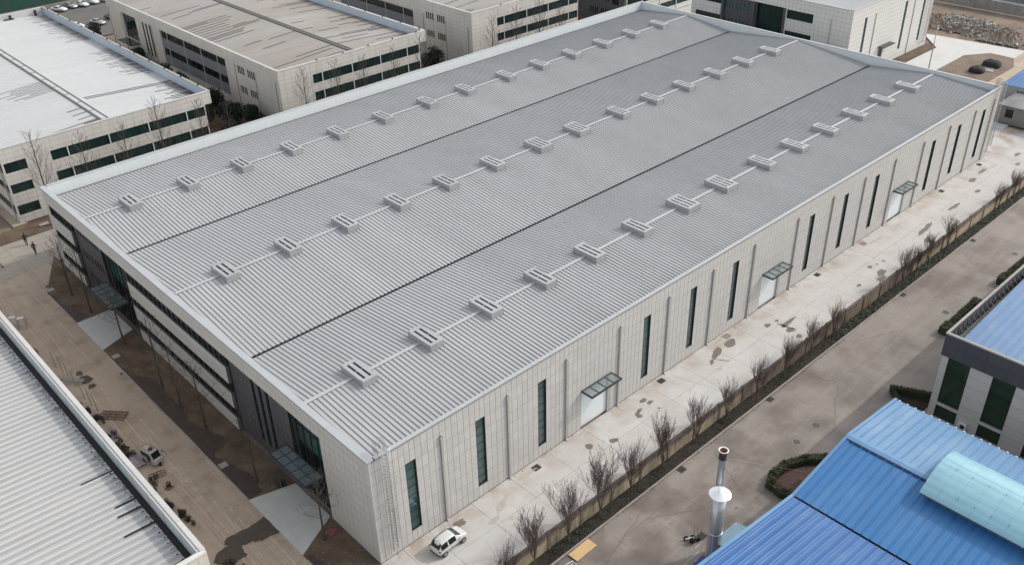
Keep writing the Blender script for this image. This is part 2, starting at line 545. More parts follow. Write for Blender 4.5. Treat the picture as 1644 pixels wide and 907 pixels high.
def place_tiles(ts, limit):
    ts = sorted(ts, key=size_px, reverse=True)
    cache = {}
    for t in ts[:limit]:
        parent, name, axis, fixed, r, m, th, out = t
        u0, u1, z0, z1 = r
        key = (axis, round(u1-u0, 3), round(z1-z0, 3), m, out)
        if key not in cache:
            mb = MB()
            w_, h_ = u1-u0, z1-z0
            if axis == 'y': mb.box(0, 0, 0, w_, -out*th, h_)
            else: mb.box(0, 0, 0, -out*th, w_, h_)
            cache[key] = mb.mesh(name, m)
        inst(cache[key], name, parent, (u0, fixed, z0) if axis == 'y' else (fixed, u0, z0))
    rest = {}
    for t in ts[limit:]:
        rest.setdefault((t[5], t[2]), []).append(t)
    for k, lst in rest.items():
        mb = MB()
        for t in lst: tile_mesh_into(mb, t[2], t[3], t[4], t[6], t[7])
        mb.build(lst[0][1], k[0], lst[0][0], kind='stuff')


def lin(a, b, step):
    n = max(1, round((b-a)/step))
    return [a+(b-a)*i/n for i in range(n+1)]


def breaks(pts, step):
    pts = sorted(pts)
    out = []
    for a, b in zip(pts, pts[1:]):
        l = lin(a, b, step)
        out += l[:-1]
    return out+[pts[-1]]


def window_unit(mbf, mbg, axis, u0, u1, z0, z1, fx, out, nu=1, nz=1, fw=.05, dp=.06):
    """bars into mbf, glass into mbg. plane at fx (glass), bars proud by dp toward out"""
    def bx(mb, a, b, c, d, p, q):
        if axis == 'y': mb.box(a, p, c, b, q, d)
        else: mb.box(p, a, c, q, b, d)
    p, q = fx, fx+out*dp
    bx(mbf, u0, u0+fw, z0, z1, p, q)
    bx(mbf, u1-fw, u1, z0, z1, p, q)
    bx(mbf, u0+fw, u1-fw, z0, z0+fw, p, q)
    bx(mbf, u0+fw, u1-fw, z1-fw, z1, p, q)
    for i in range(1, nu):
        u = u0+(u1-u0)*i/nu
        bx(mbf, u-fw/2, u+fw/2, z0+fw, z1-fw, p, q-out*.004)
    for i in range(1, nz):
        z = z0+(z1-z0)*i/nz
        bx(mbf, u0+fw, u1-fw, z-fw/2, z+fw/2, p, q-out*.008)
    bx(mbg, u0+.01, u1-.01, z0+.01, z1-.01, fx+out*.01, fx-out*.02)


def window(parent, axis, u0, u1, z0, z1, fx, out, nu=1, nz=1, fm='frame', gm='glass', fw=.05, dp=.06):
    a, b = MB(), MB()
    window_unit(a, b, axis, u0, u1, z0, z1, fx, out, nu, nz, fw, dp)
    f = a.build('window', fm, parent)
    b.build('pane', gm, f)
    return f


def wall_with_holes(mb, axis, a, b, u0, u1, z0, z1, holes):
    """solid wall slab between planes a..b with rectangular holes (u0,u1,z0,z1)"""
    ub = sorted(set([u0, u1]+[h for o in holes for h in (o[0], o[1]) if u0 < h < u1]))
    for i in range(len(ub)-1):
        p, q = ub[i], ub[i+1]
        c = (p+q)/2
        segs = [(z0, z1)]
        for (ha, hb, hc, hd) in holes:
            if ha-1e-4 <= c <= hb+1e-4:
                ns = []
                for (s, t) in segs:
                    if hd <= s or hc >= t: ns.append((s, t)); continue
                    if hc > s: ns.append((s, hc))
                    if hd < t: ns.append((hd, t))
                segs = ns
        for (s, t) in segs:
            if axis == 'y': mb.box(p, a, s, q, b, t)
            else: mb.box(a, p, s, b, q, t)


exec_parts = True
# ================================================================== SETTING
mb = MB(); mb.add([(-1500, -1500, -.24), (3000, -1500, -.24), (3000, 3000, -.24), (-1500, 3000, -.24)], [(0, 1, 2, 3)])
g = mb.build('ground', 'earth'); g['kind'] = 'structure'


def pavement(name, xs, ys, matname, joint='jointsand', z=0.0, th=.12, gap=.028, limit=300, skip=None, jit=0.0):
    root = bpy.data.objects.new(name, None); COL.objects.link(root); root['kind'] = 'structure'
    mb = MB(); mb.box(xs[0], ys[0], -.2, xs[-1], ys[-1], z-.03)
    mb.build('subbase', joint, root)
    rs = []
    for i in range(len(xs)-1):
        for j in range(len(ys)-1):
            if skip and skip((xs[i]+xs[i+1])/2, (ys[j]+ys[j+1])/2): continue
            rs.append((xs[i]+gap/2, ys[j]+gap/2, xs[i+1]-gap/2, ys[j+1]-gap/2))
    rs.sort(key=lambda r: (Vector((r[0], r[1], 0))-CAM).length)
    rest = MB(); nr = 0
    for k, r in enumerate(rs):
        dz = random.uniform(-jit, jit)
        if k < limit:
            m1 = MB(); m1.box(r[0], r[1], z-.06, r[2], r[3], z+dz)
            m1.build('slab', matname, root)
        else:
            rest.box(r[0], r[1], z-.06, r[2], r[3], z+dz); nr += 1
    if nr: rest.build('slab', matname, root, kind='stuff')
    return root


# yard beside the long wall
yx = [-13.7, -8, -2.6, 2.4, 5.4, 10.6, 15.6, 20.9, 26.1, 31.3, 36.5, 42, 47.4, 52.8, 58.2, 63.6, 69, 74.4, 79.8, 85.2, 90.6, 96, 101.4, 106.8, 112.2, 117.6, 123, 128.4, 133.8, 138]
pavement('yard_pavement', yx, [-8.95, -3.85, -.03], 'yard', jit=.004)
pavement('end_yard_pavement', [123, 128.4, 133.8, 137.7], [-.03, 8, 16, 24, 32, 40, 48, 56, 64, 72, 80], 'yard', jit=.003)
# road beyond the wall
rx = [-26, -21, -17, -12.8, -8.6, -4.3, 0, 4.3, 8.7, 13, 17.2, 21.5, 25.8, 30, 34.3, 38.5, 42.8, 47, 51.3, 55.6, 59.9, 64.4, 68.9, 73.3, 77.7, 82, 86.5, 91, 95.5, 100, 104.5, 109, 113.5, 118, 122.5, 127, 131.5, 136, 140.5]
pavement('road', rx, [-24, -18.6, -14.9, -10.82], 'road', gap=.013, joint='roadjoint', jit=.003)
# street on the shaded side
sx = [-14.2, -9.05, -4.5]
pavement('street', sx, [-24, -18, -12, -6, 0, 5.4, 10.8, 16.2, 21.6, 27, 32.4, 37.8, 43.2, 48.6, 54, 59.4, 64.8, 70.2, 76], 'street', gap=.02, jit=.003)
pavement('cross_street', [-40, -34, -28, -22, -16, -10, -4.5, 1, 7, 13, 19, 25, 31, 37, 43, 49, 55, 61, 67, 73, 79, 85, 91, 97, 103, 109, 115, 121, 127, 133], [76.03, 81, 86.3], 'cross', gap=.02, jit=.003)
# soil strips
def sheet(name, pts, z, matname, kind='structure', th=0.0):
    m1 = MB(); m1.poly(pts, z, th)
    o = m1.build(name, matname); o['kind'] = kind
    return o


def wob(pts, amp=.12, sub=4, close=True):
    out = []
    n = len(pts)
    for i in range(n if close else n-1):
        a, b = pts[i], pts[(i+1) % n]
        for k in range(sub):
            t = k/sub
            out.append((a[0]*(1-t)+b[0]*t+random.uniform(-amp, amp), a[1]*(1-t)+b[1]*t+random.uniform(-amp, amp)))
    return out


sheet('soil_strip', [(-4.5, 68.4), (-4.5, 58.3), (-.05, 58.3), (-.05, 77.5), (-.4, 77.4)], .02, 'soil', th=.1)
sheet('soil_strip', [(-4.5, 50.1), (-4.5, 15.4), (-.05, 14.2), (-.05, 51.9)], .02, 'soil', th=.1)
sheet('soil_strip', [(-4.5, 5.7), (-4.5, -9), (-.05, -9), (-.05, 8.0), (-1.4, 7.4)], .02, 'soil', th=.1)
sheet('soil_strip', [(-6, 86.4), (-6, 90), (-1.3, 90.6), (-1.0, 91.2), (40, 91.2), (40, 86.4)], .02, 'soil', th=.1)
sheet('soil_strip', [(40.03, 86.4), (40.03, 91.3), (134, 91.3), (134, 86.4)], .02, 'soil', th=.1)
sheet('street', [(-4.5, 68.4), (-1.02, 76.03), (-4.5, 76.03)], .002, 'street', th=.1)
sheet('ramp', [(-4.52, 58.28), (-.02, 58.28), (-.02, 51.93), (-4.52, 50.12)], .05, 'ramp', th=.12)
sheet('ramp', [(-4.52, 15.38), (-.02, 14.17), (-.02, 8.05), (-1.38, 7.38), (-4.52, 5.75)], .05, 'ramp', th=.12)
for pts in ([(-4.48, 68.2), (-4.2, 64.6), (-3.1, 61.2), (-3.1, 58.9), (-4.48, 58.35)],
            [(-4.48, 49.6), (-4.25, 47.2), (-4.3, 43.5), (-2.5, 40.4), (-2.8, 36.7), (-2.6, 32.4), (-3.3, 30.4), (-2.4, 27.9), (-1.6, 24.6), (-3.9, 23.6), (-3.2, 21), (-2.6, 18), (-2.9, 15.4), (-4.45, 15.5), (-4.48, 24), (-4.48, 36)],
            [(-4.4, 5.6), (-3.8, 5.3), (-3.7, 3.0), (-4.1, -1), (-4.48, -1)]):
    sheet('wet_soil', wob(pts, .14, 6), .028, 'wetsoil')
big = [(-4.6, 12.4), (-4.4, 9.7), (-5.3, 9.8), (-6.2, 9.9), (-6.9, 10.4), (-8.0, 10.7), (-8.1, 9.2), (-8.6, 9.4), (-9.6, 9.2), (-10.8, 10.6), (-10.0, 11.5), (-9.0, 11.5), (-8.9, 12.1), (-8.5, 12.5), (-7.5, 12.3), (-5.7, 12.3)]


def puddle(pts, matname, z=.009, amp=.04):
    return sheet('puddle', wob(pts, amp, 3), z, matname)


puddle(wob(big, .12, 3), 'wetroad', .034, .06)
puddle([(-8.6, 46.9), (-7.9, 46.6), (-7.6, 45.4), (-8.2, 44.9), (-8.9, 45.2), (-9.2, 46.2)], 'wetroad', .026)
puddle([(-8.5, 44.6), (-8.0, 44.6), (-7.8, 43.9), (-8.3, 43.6), (-8.8, 43.9)], 'wetroad')
puddle([(-8.4, 48.2), (-8.0, 47.9), (-8.2, 46.9), (-8.9, 47.4)], 'wetroad')


def blob(cx, cy, rx_, ry_, n=11, a=0):
    out = []
    for i in range(n):
        t = 2*math.pi*i/n
        k = random.uniform(.65, 1.15)
        x, y = rx_*k*math.cos(t), ry_*k*math.sin(t)
        out.append((cx+x*math.cos(a)-y*math.sin(a), cy+x*math.sin(a)+y*math.cos(a)))
    return out


for (cx, cy, a, b, an, mm) in [(8.1, -1.2, .62, .42, 0, 'wet'), (24.5, -2.5, .42, .38, .2, 'wet'), (27.1, -3.6, .55, .3, -.5, 'wet'), (31.5, -6.7, .5, .28, 0, 'wet'),
                               (12.1, -4.1, .3, .28, 0, 'damp'), (31.9, -3.0, .35, .3, 0, 'wet'), (34.2, -1.6, .5, .3, 0, 'wet'), (34.5, -2.3, .4, .22, 0, 'wet'),
                               (32.3, -2.5, .7, .2, .3, 'wet'), (34.4, -3.6, .17, .12, 0, 'wet'), (49.8, -1.9, 1.0, .55, .1, 'wet'), (47.0, -1.9, 1.3, .42, .35, 'wet'),
                               (46.2, -3.1, .9, .07, -1.0, 'wet'), (45.2, -2.6, .5, .2, .4, 'wet'), (44.7, -4.0, .36, .3, 0, 'damp'), (56.0, -2.9, .45, .34, 0, 'wet'), (57.6, -3.1, .3, .2, 0, 'wet'),
                               (58.4, -4.3, 1.5, .28, .05, 'wet'), (57.1, -5.4, .6, .34, -.2, 'wet'), (56.7, -6.8, .45, .3, 0, 'wet'), (57.4, -4.6, .2, 1.1, .2, 'wet'), (65.0, -1.0, .4, .1, 0, 'damp'),
                               (72.0, -6.0, .4, .2, 0, 'wet'), (75.4, -6.8, .6, .4, 0, 'damp'), (77.2, -4.7, .4, .3, 0, 'wet'), (76.9, -6.5, 1.0, .5, .2, 'wet'), (75.6, -7.2, .8, .4, 0, 'wet'), (80.0, -5.2, .3, .15, 0, 'wet'), (78.6, -5.0, .2, .13, 0, 'wet'),
                               (92.5, -4.9, 2.2, .35, .12, 'wet'), (89.8, -6.6, .8, .35, .3, 'wet'), (89.5, -7.4, .5, .3, 0, 'wet'), (97.9, -6.2, .35, .2, 0, 'wet'), (101.9, -4.7, 1.4, .35, 0, 'wet'), (109.3, -4.9, .7, .3, 0, 'wet'),
                               (112.7, -2.6, 1.0, .4, 0, 'wet'), (117.0, -2.3, 1.2, .28, 0, 'wet'), (120.0, -2.7, .9, .28, 0, 'damp'), (127.2, -3.6, .9, .3, 0, 'wet'), (123.4, -5.2, .8, .3, 0, 'wet'), (132, -4.4, .8, .3, 0, 'damp'),
                               (84.2, -1.6, 2.2, .2, -.15, 'damp'), (61.2, -.9, .9, .3, 0, 'damp'), (50.8, -.9, 2.2, .35, 0, 'damp'), (36, -.7, 1.3, .25, -.3, 'damp'), (17.3, -.9, 1.2, .22, 0, 'damp'), (9.5, -.8, 1.0, .25, 0, 'damp'),
                               (12.6, -2.2, 1.2, .3, .4, 'damp'), (10.8, -3.2, .6, .3, 0, 'damp'), (25.6, -.6, .9, .15, 0, 'damp')]:
    puddle(blob(cx, cy, a*1.2, b*1.2, 12, an), mm, .0105 if mm == 'wet' else .0075, .05)
M['roadstain'] = mat('road_stain', (.20, .168, .147), .8, var=.35, nscale=1.5)
for k in range(46):
    puddle(blob(random.uniform(8, 75), random.uniform(-18.3, -11.2), random.uniform(.05, .28), random.uniform(.04, .14), 8), 'roadstain', .0085, .02)


def line_marks(name, paths, wd, z, matname, label, cat):
    m1 = MB()
    for ip, p in enumerate(paths):
        z += .00035
        for a, b in zip(p, p[1:]):
            d = Vector((b[0]-a[0], b[1]-a[1], 0)); n = Vector((-d.y, d.x, 0)).normalized()*wd/2
            m1.add([(a[0]-n.x, a[1]-n.y, z), (b[0]-n.x, b[1]-n.y, z), (b[0]+n.x, b[1]+n.y, z), (a[0]+n.x, a[1]+n.y, z)], [(0, 1, 2, 3)])
    o = m1.build(name, matname); o['kind'] = 'stuff'; tag(o, label, cat)


def crack(x0, y0, x1, y1, n=14, amp=.12):
    return [(x0+(x1-x0)*i/n+random.uniform(-amp, amp), y0+(y1-y0)*i/n+random.uniform(-amp, amp)) for i in range(n+1)]


line_marks('crack', [crack(50.5, -10.9, 52.0, -15, 12), crack(45, -18.3, 51.5, -15), crack(54.3, -19.0, 57.0, -21.5, 10, .08), crack(54.0, -20.6, 56, -22.2, 8, .06), crack(21, -13, 27, -16.5), crack(30, -17.5, 33, -12), crack(60, -12, 66, -14.6), crack(14, -14, 21, -12.2)], .035, .0095, 'crackdark' if 'crackdark' in M else M.setdefault('crackdark', mat('crack_dark', (.09, .075, .065), .95)) and 'crackdark', 'thin dark cracks running across the concrete road', 'cracks')
line_marks('crack', [crack(33, -3.85, 40, -3.9, 30, .05), crack(44, -3.85, 57.5, -3.9, 40, .05), crack(57.2, -8.8, 57.9, -.2, 20, .05), crack(60, -3.85, 90, -3.9, 60, .04), crack(23, -6.5, 26, -4), crack(40, -1, 42, -8, 20, .06)], .05, .0095, 'damp', 'stained joints and cracks in the pale yard', 'cracks')
tracks = []
for k in range(20):
    x0_ = random.uniform(-9.2, -5.2); y0_ = random.uniform(-5, 60); l_ = random.uniform(6, 22)
    tracks.append([(x0_+.25*math.sin((y0_+j)*.12+k)+.02*j, y0_+j) for j in range(int(l_))])
for k in range(7):
    R_ = 6+k*1.1
    tracks.append([(-12.5+R_*math.cos(R(a)), 70.5+R_*math.sin(R(a))) for a in range(5, 80, 6) if -12.5+R_*math.cos(R(a)) < -4.7])
for k in range(5): tracks.append([(-16+j, 78+k*1.5+.06*j+.1*math.sin(j)) for j in range(24)])
line_marks('tyre_mark', tracks, .13, .0085, 'trackmark' if 'trackmark' in M else M.setdefault('trackmark', mat('tyre_mark_dust', (.45, .365, .29), .95, var=.25, nscale=1.2)) and 'trackmark', 'faint dusty tyre tracks on the shaded street and junction', 'tyre marks')

# manholes and drain grates (set in the paving)
def disc(name, x, y, r, matname, z=.014):
    m1 = MB(); m1.lathe((x, y, 0), [(0.001, z), (r*.86, z), (r*.88, z-.006), (r, z-.004), (r, 0)], 20)
    o = m1.build('ring', matname); return o


def manhole(x, y, r, lab):
    t = thing('manhole_cover', lab, 'manhole cover', (x, y, 0))
    m1 = MB(); m1.lathe((x, y, 0), [(r, .012), (r*1.12, .012), (r*1.12, 0)], 20, 0, False); m1.build('ring', 'kerb', t)
    m1 = MB(); m1.lathe((x, y, 0), [(.001, .016), (r*.97, .016), (r*.97, .0)], 20, 0, False); m1.build('lid', 'iron', t)


def grate(x, y, lab, sx_=.42, sy_=.34):
    t = thing('drain_grate', lab, 'drain grate', (x, y, 0))
    m1 = MB()
    for a in (-1, 1):
        m1.box(x-sx_, y+a*sy_-.03, .005, x+sx_, y+a*sy_+.03, .02)
        m1.box(x+a*sx_-.03, y-sy_+.03, .005, x+a*sx_+.03, y+sy_-.03, .02)
    m1.build('frame', 'iron', t)
    for k in range(5):
        u = x-sx_+.1+k*(2*sx_-.2)/4
        m1 = MB(); m1.box(u-.03, y-sy_+.031, .004, u+.03, y+sy_-.031, .016); m1.build('bar', 'iron', t)
    m1 = MB(); m1.box(x-sx_+.03, y-sy_+.03, 0.001, x+sx_-.03, y+sy_-.03, .003); m1.build('pit', 'slot', t)


manhole(43.9, -16.9, .42, 'round manhole cover in the road opposite the blue gabled roof')
manhole(73.8, -16.7, .42, 'round manhole cover in the road beside the long hedge')
manhole(94.1, -16.7, .42, 'farthest round manhole cover in the road')
manhole(40.2, -16.9, .40, 'worn round manhole cover in the road near the blue ridge end')
for i, (x, y) in enumerate([(18.5, -.9), (38.3, -.75), (50.6, -.75), (70.6, -.8), (82.4, -.85), (105.6, -1.0), (119, -.9)]):
    grate(x, y, ['drain grate in the pale yard near the second window strip', 'drain grate at the wall foot before the fourth window strip', 'drain grate beside the largest puddle in the yard',
                 'drain grate at the wall foot right of the middle door canopy', 'drain grate at the wall foot between two window strips beyond the middle door', 'drain grate at the wall foot past the farthest door canopy', 'last drain grate by the far corner ladder'][i])
for i, (x, y) in enumerate([(28.6, -11.2), (44.1, -11.1), (73.9, -11.05), (93.8, -11.1), (23.0, -17.9), (44.6, -20.2)]):
    grate(x, y, ['square drain grate by the kerb nearest the chimneys', 'square drain grate by the kerb below the bare shrubs', 'square drain grate by the kerb opposite the hedge block',
                 'farthest square drain grate by the road kerb', 'square drain grate in the road beside the hand cart', 'drain grate in the road at the edge of the blue roof'][i])
for (x, y) in [(-3.9, 22.8), (-3.9, 49.2), (-3.7, 70.0)]:
    manhole(x, y, .45, 'round inspection cover in the soil strip %s' % {22.8: 'before the nearer entrance ramp', 49.2: 'just past the farther entrance ramp', 70.0: 'near the street junction'}[y])
for (x, y) in [(-3.9, 21.6), (-3.9, 47.8), (-3.9, 68.8)]:
    t = thing('inspection_pit', 'square concrete inspection pit lid in the soil strip %s' % {21.6: 'before the nearer entrance ramp', 47.8: 'past the farther entrance ramp', 68.8: 'near the street junction'}[y], 'pit cover', (x, y, 0))
    m1 = MB(); m1.box(x-.42, y-.42, 0, x+.42, y+.42, .06); m1.build('kerb_frame', 'kerb', t)
    m1 = MB(); m1.box(x-.33, y-.33, .06, x+.33, y+.33, .085); m1.build('lid', 'stonegrey', t)

# ================================================================== PERIMETER WALL + BED
W0, W1 = -13.5, 139
t = thing('perimeter_wall', 'long low tan rendered wall with dark weathered top between the pale yard and the road', 'wall', (W0, -9.1, 0))
px = [W0+4.24*i for i in range(37)]
for i in range(len(px)-1):
    if px[i] > W1: break
    m1 = MB(); m1.box(px[i]+.16, -9.22, -.1, px[i+1]-.16, -9.0, 1.85); m1.build('wall_panel', 'tandark' if 58 < px[i] < 76 or 0 < (px[i]*7) % 10 < 1.5 else 'tan', t)
    m1 = MB(); m1.box(px[i]+.16, -9.235, 1.35, px[i+1]-.16, -9.221, 1.85); m1.build('stained_band', 'tandark', t)
    m1 = MB(); m1.box(px[i]-.16, -9.30, -.1, px[i]+.16, -8.96, 1.95); m1.build('pillar', 'tandark', t)
    m1 = MB(); m1.box(px[i]+.16, -9.28, 1.85, px[i+1]-.16, -8.96, 1.98); m1.build('coping', 'tancap', t)
    m1 = MB(); m1.box(px[i]-.2, -9.33, 1.95, px[i]+.2, -8.93, 2.06); m1.build('pillar_cap', 'tancap', t)
sheet('planting_bed', [(-13.5, -10.66), (139, -10.66), (139, -9.24), (-13.5, -9.24)], .03, 'bed', th=.15)
kr = bpy.data.objects.new('kerb', None); COL.objects.link(kr); kr['kind'] = 'structure'
kme = MB().box(0, 0, 0, .985, .15, .17).mesh('kerb_stone', 'kerb')
for i in range(110):
    o = inst(kme, 'kerb_stone', kr, (-13.5+i, -10.81+random.uniform(-.008, .008), -.05), random.uniform(-.004, .004))
m1 = MB()
for i in range(110, 152): m1.box(-13.5+i, -10.81, -.05, -12.515+i, -10.66, .12)
m1.build('kerb_stone', 'kerb', kr, kind='stuff')
# street-side soil kerb edge
skr = bpy.data.objects.new('street_kerb', None); COL.objects.link(skr); skr['kind'] = 'structure'
kme2 = MB().box(0, 0, 0, .08, .98, .14).mesh('kerb_stone', 'kerb')
for a, b in ((-8, 5.6), (15.5, 50), (58.4, 68.2)):
    y = a
    while y+1 < b:
        inst(kme2, 'kerb_stone', skr, (-4.54+random.uniform(-.01, .01), y, -.1)); y += 1


def leafmass(mb, cx, cy, cz, rx_, ry_, rz_, n, s, shell=.55):
    for i in range(n):
        while True:
            p = Vector((random.uniform(-1, 1), random.uniform(-1, 1), random.uniform(-1, 1)))
            if shell < p.length < 1: break
        c = Vector((cx+p.x*rx_, cy+p.y*ry_, cz+p.z*rz_))
        a = Vector((random.gauss(0, 1), random.gauss(0, 1), random.gauss(0, 1))).normalized()
        b = a.cross(Vector((random.gauss(0, 1), random.gauss(0, 1), random.gauss(0, 1)))).normalized()
        q = s*random.uniform(.6, 1.3)
        mb.add([c-a*q, c+b*q*.55, c+a*q, c-b*q*.55], [(0, 1, 2, 3)])


m1 = MB()
x = -13
while x < 135:
    dens = .5+.5*math.sin(x*.55)+.35*math.sin(x*1.7+1)
    lush = 1.0 if (10 < x < 24) else (.75 if x > 36 else .45)
    n = int(95*max(.15, dens)*lush) if x < 60 else int(45*lush)
    for k in range(max(4, n)):
        cx, cy = x+random.uniform(0, 1), random.uniform(-10.6, -9.4)
        h = random.uniform(.05, .38)*(1 if lush > .9 else .75)
        a = random.uniform(0, 6.28); s = random.uniform(.05, .12) if x < 60 else random.uniform(.1, .2)
        dx, dy = math.cos(a)*s, math.sin(a)*s
        m1.add([(cx-dx, cy-dy, .04+h), (cx+dy*.6, cy-dx*.6, .04+h+random.uniform(-.05, .08)), (cx+dx, cy+dy, .04+h+random.uniform(-.05, .1)), (cx-dy*.6, cy+dx*.6, .04+h)], [(0, 1, 2, 3)])
    x += 1
o = m1.build('ground_cover', 'leafg'); o['kind'] = 'stuff'
tag(o, 'dark green low ground cover in the bed at the foot of the tan wall', 'ground cover')


# ------------------------------------------------------------------ bare shrubs
def shrub_mesh(seed, h=4.7):
    rs = random.Random(seed)
    mb = MB()

    def grow(p, d, L, r, lvl):
        n = 4 if lvl < 2 else 3
        seg = L/n
        for i in range(n):
            d2 = (d+Vector((rs.gauss(0, .07), rs.gauss(0, .07), rs.uniform(.0, .12)))).normalized()
            q = p+d2*seg
            r1 = r*(1-.75*(i+1)/n*.6)
            mb.tube(p, q, max(r, .0115), max(r1, .010), 4 if lvl < 1 else 3, 0, False)
            if lvl < 3 and (i > 0 or lvl > 0):
                for k in range(rs.choice((1, 2, 2)) if lvl < 2 else rs.choice((0, 1, 1))):
                    a = rs.uniform(0, 6.28)
                    side = Vector((math.cos(a), math.sin(a), rs.uniform(.3, 1.0)))
                    grow(q, (d2*1.2+side*.62).normalized(), L*rs.uniform(.38, .62), r1*.62, lvl+1)
            p, d, r = q, d2, r1
    mb.tube((0, 0, 0), (.02, 0, .7), .085, .07, 6, 0, False)
    for i in range(12):
        a = 6.283*i/12*2+rs.uniform(-.25, .25)
        sp = rs.uniform(.05, .38)
        d = Vector((math.cos(a)*sp, math.sin(a)*sp, 1)).normalized()
        grow(Vector((.02, 0, rs.uniform(.45, .75))), d, (h-.7)*rs.uniform(.7, .98), .042, 0)
    return mb


SH = [shrub_mesh(s).mesh('bare_shrub', 'bark') for s in (3, 8, 21, 34)]
shx = [5.6, 9.7, 13.9, 18.2, 22.6, 27.4, 32.8, 38.0, 43.6, 48.9, 54.4, 59.4, 76.4, 80.2, 83.5, 89.0, 105.4, 110.8, 117.0, 127.0]
for i, x in enumerate(shx):
    o = bpy.data.objects.new('bare_shrub', SH[i % 4]); COL.objects.link(o)
    o.location = (x, -9.75 if x < 70 else -9.6, 0)
    k = random.uniform(.84, 1.0)*(.68 if x > 60 else (.8 if x > 30 else 1))*(1.1 if i % 3 == 0 else 1)
    if x == 5.6: o.location = (6.3, -9.9, 0); k = .72
    o.scale = (k*.9, k*.9, k); o.rotation_euler = (0, 0, random.uniform(0, 6.28))
    tag(o, 'bare many-stemmed purple-brown shrub, %s from the near end of the row along the tan wall' % ORD[i], 'shrub', 'bare shrubs along the tan wall')

# ================================================================== MAIN BUILDING
H = 12.0; L = 122.77; W = 74.07
B = thing('factory_building', 'long light-grey factory hall with three low gabled ribbed metal roofs and stone-tiled walls', 'building', (0, 0, 0))
pipes = [7.66, 15.68, 23.62, 31.62, 39.58, 47.55, 55.6, 64.9, 73.1, 81.1, 89.3, 97.6, 105.8, 114.3]
wins = [(3.65, 4.8), (11.7, 12.85), (19.7, 20.82), (35.5, 36.62), (43.5, 44.62), (51.45, 52.6), (67.75, 68.9), (76.0, 77.1), (84.05, 85.2), (100.5, 101.6), (108.8, 109.9), (117.3, 118.4)]
doors = [(25.85, 30.45), (58.1, 62.5), (90.4, 94.9)]
ops = [(a, b, 1.4, 9.45) for a, b in wins]+[(a, b, 0, 5.05) for a, b in doors]
xs = breaks([0, L]+[v for o_ in ops for v in o_[:2]], .66)
zr = [0+1.333*i for i in range(9)]+[11.9]
T = tiles(B, 'wall_tile', 'y', 0.0, xs, zr, ops, 'tile', 'joint', -1)
# short shaded side, plane x=0
strips = [(1.7, 2.95), (5.0, 6.2), (8.35, 9.75)]
yR = [(0, 7.7), (25.3, 49.0), (66.0, W)]
zl = [0, 1.7, 2.95, 4.0, 5.0, 6.2, 7.3, 8.35, 9.75]
us = lin(0, 7.7, .75)
T += tiles(B, 'wall_tile', 'x', 0.0, us, [1.11*i for i in range(9)]+[9.9], [], 'tile', 'joint', -1)
T += tiles(B, 'wall_tile', 'x', 0.0, lin(0, W, .75), [9.9, 10.9, 11.9], [], 'tile', 'joint', -1)
for (a, b) in ((25.3, 49.0), (66.0, W-1.2)):
    T += tiles(B, 'wall_tile', 'x', 0.0, lin(a, b, .75), [0, .85, 1.7], [], 'tile', 'joint', -1)
    T += tiles(B, 'wall_tile', 'x', 0.0, lin(a, b, .75), [2.95, 4.0, 5.0], [], 'tile', 'joint', -1)
    T += tiles(B, 'wall_tile', 'x', 0.0, lin(a, b, .75), [6.2, 7.3, 8.35], [], 'tile', 'joint', -1)
T += tiles(B, 'wall_tile', 'x', 0.0, [W-1.2, W-.6, W], [1.11*i for i in range(9)]+[9.9], [], 'tile', 'joint', -1)
place_tiles(T, 300)
# dark recessed sections
RD = .45
dk = [(7.7, 25.3), (49.0, 66.0)]
slits = {0: [(20.35, 20.95), (18.95, 19.55), (17.55, 18.15)]}
sl2 = [(64.4, 64.85), (63.5, 63.95), (62.6, 63.05), (61.7, 62.15), (60.7, 61.15), (59.85, 60.3), (59.0, 59.45), (58.2, 58.6)]
dops = [(a, b, 1.3, 9.7) for a, b in slits[0]]+[(7.9, 14.0, 0, 9.85)]
dops2 = [(a, b, z0, z1) for a, b in sl2 for z0, z1 in ((1.7, 3.0), (5.0, 6.2), (8.35, 9.65))]+[(50.4, 57.5, 0, 9.85)]
T2 = tiles(B, 'dark_wall_tile', 'x', RD, breaks([7.7, 25.3]+[v for o_ in dops for v in o_[:2]], .8), [0, .65, 1.3, 2.7, 4.1, 5.5, 6.9, 8.3, 9.7, 9.88], dops, 'dark', 'darkjoint', -1)
T2 += tiles(B, 'dark_wall_tile', 'x', RD, breaks([49.0, 66.0]+[v for o_ in dops2 for v in o_[:2]], .8), [0, .85, 1.7, 3.0, 4.0, 5.0, 6.2, 7.3, 8.35, 9.65, 9.88], dops2, 'dark', 'darkjoint', -1)
place_tiles(T2, 150)
# backing walls
m1 = MB()
wall_with_holes(m1, 'y', .0135, .33, 0.0135, L-.03, 0, 11.9, ops)
m1.box(L-.3, .34, 0, L, W, 11.9)
m1.box(.4, W-.3, 0, L-.3, W, 11.9)
wh = [(a, b, z0, z1) for (a, b) in ((25.3, 49.0), (66.0, W-1.2)) for z0, z1 in strips]
for a, b in yR:
    wall_with_holes(m1, 'x', .0135, .33, max(a, .331), min(b, W-.301), 0, 9.9, wh)
m1.box(.0135, .331, 9.9, .42, W-.301, 11.9)
m1.build('wall_core', 'joint', B)
m1 = MB()
wall_with_holes(m1, 'x', RD+.0135, RD+.35, 7.7, 25.3, 0, 9.9, dops)
wall_with_holes(m1, 'x', RD+.0135, RD+.35, 49.0, 66.0, 0, 9.9, dops2)
for yy in (7.7, 25.3, 49.0, 66.0):
    s_ = 1 if yy in (7.7, 49.0) else -1
    m1.box(.331, yy, 0, RD+.03, yy-s_*.3, 9.9)
m1.build('dark_wall_core', 'darkjoint', B)
m1 = MB(); m1.box(.55, .35, 0, L-.4, W-.4, .05); m1.build('floor', 'slot', B)
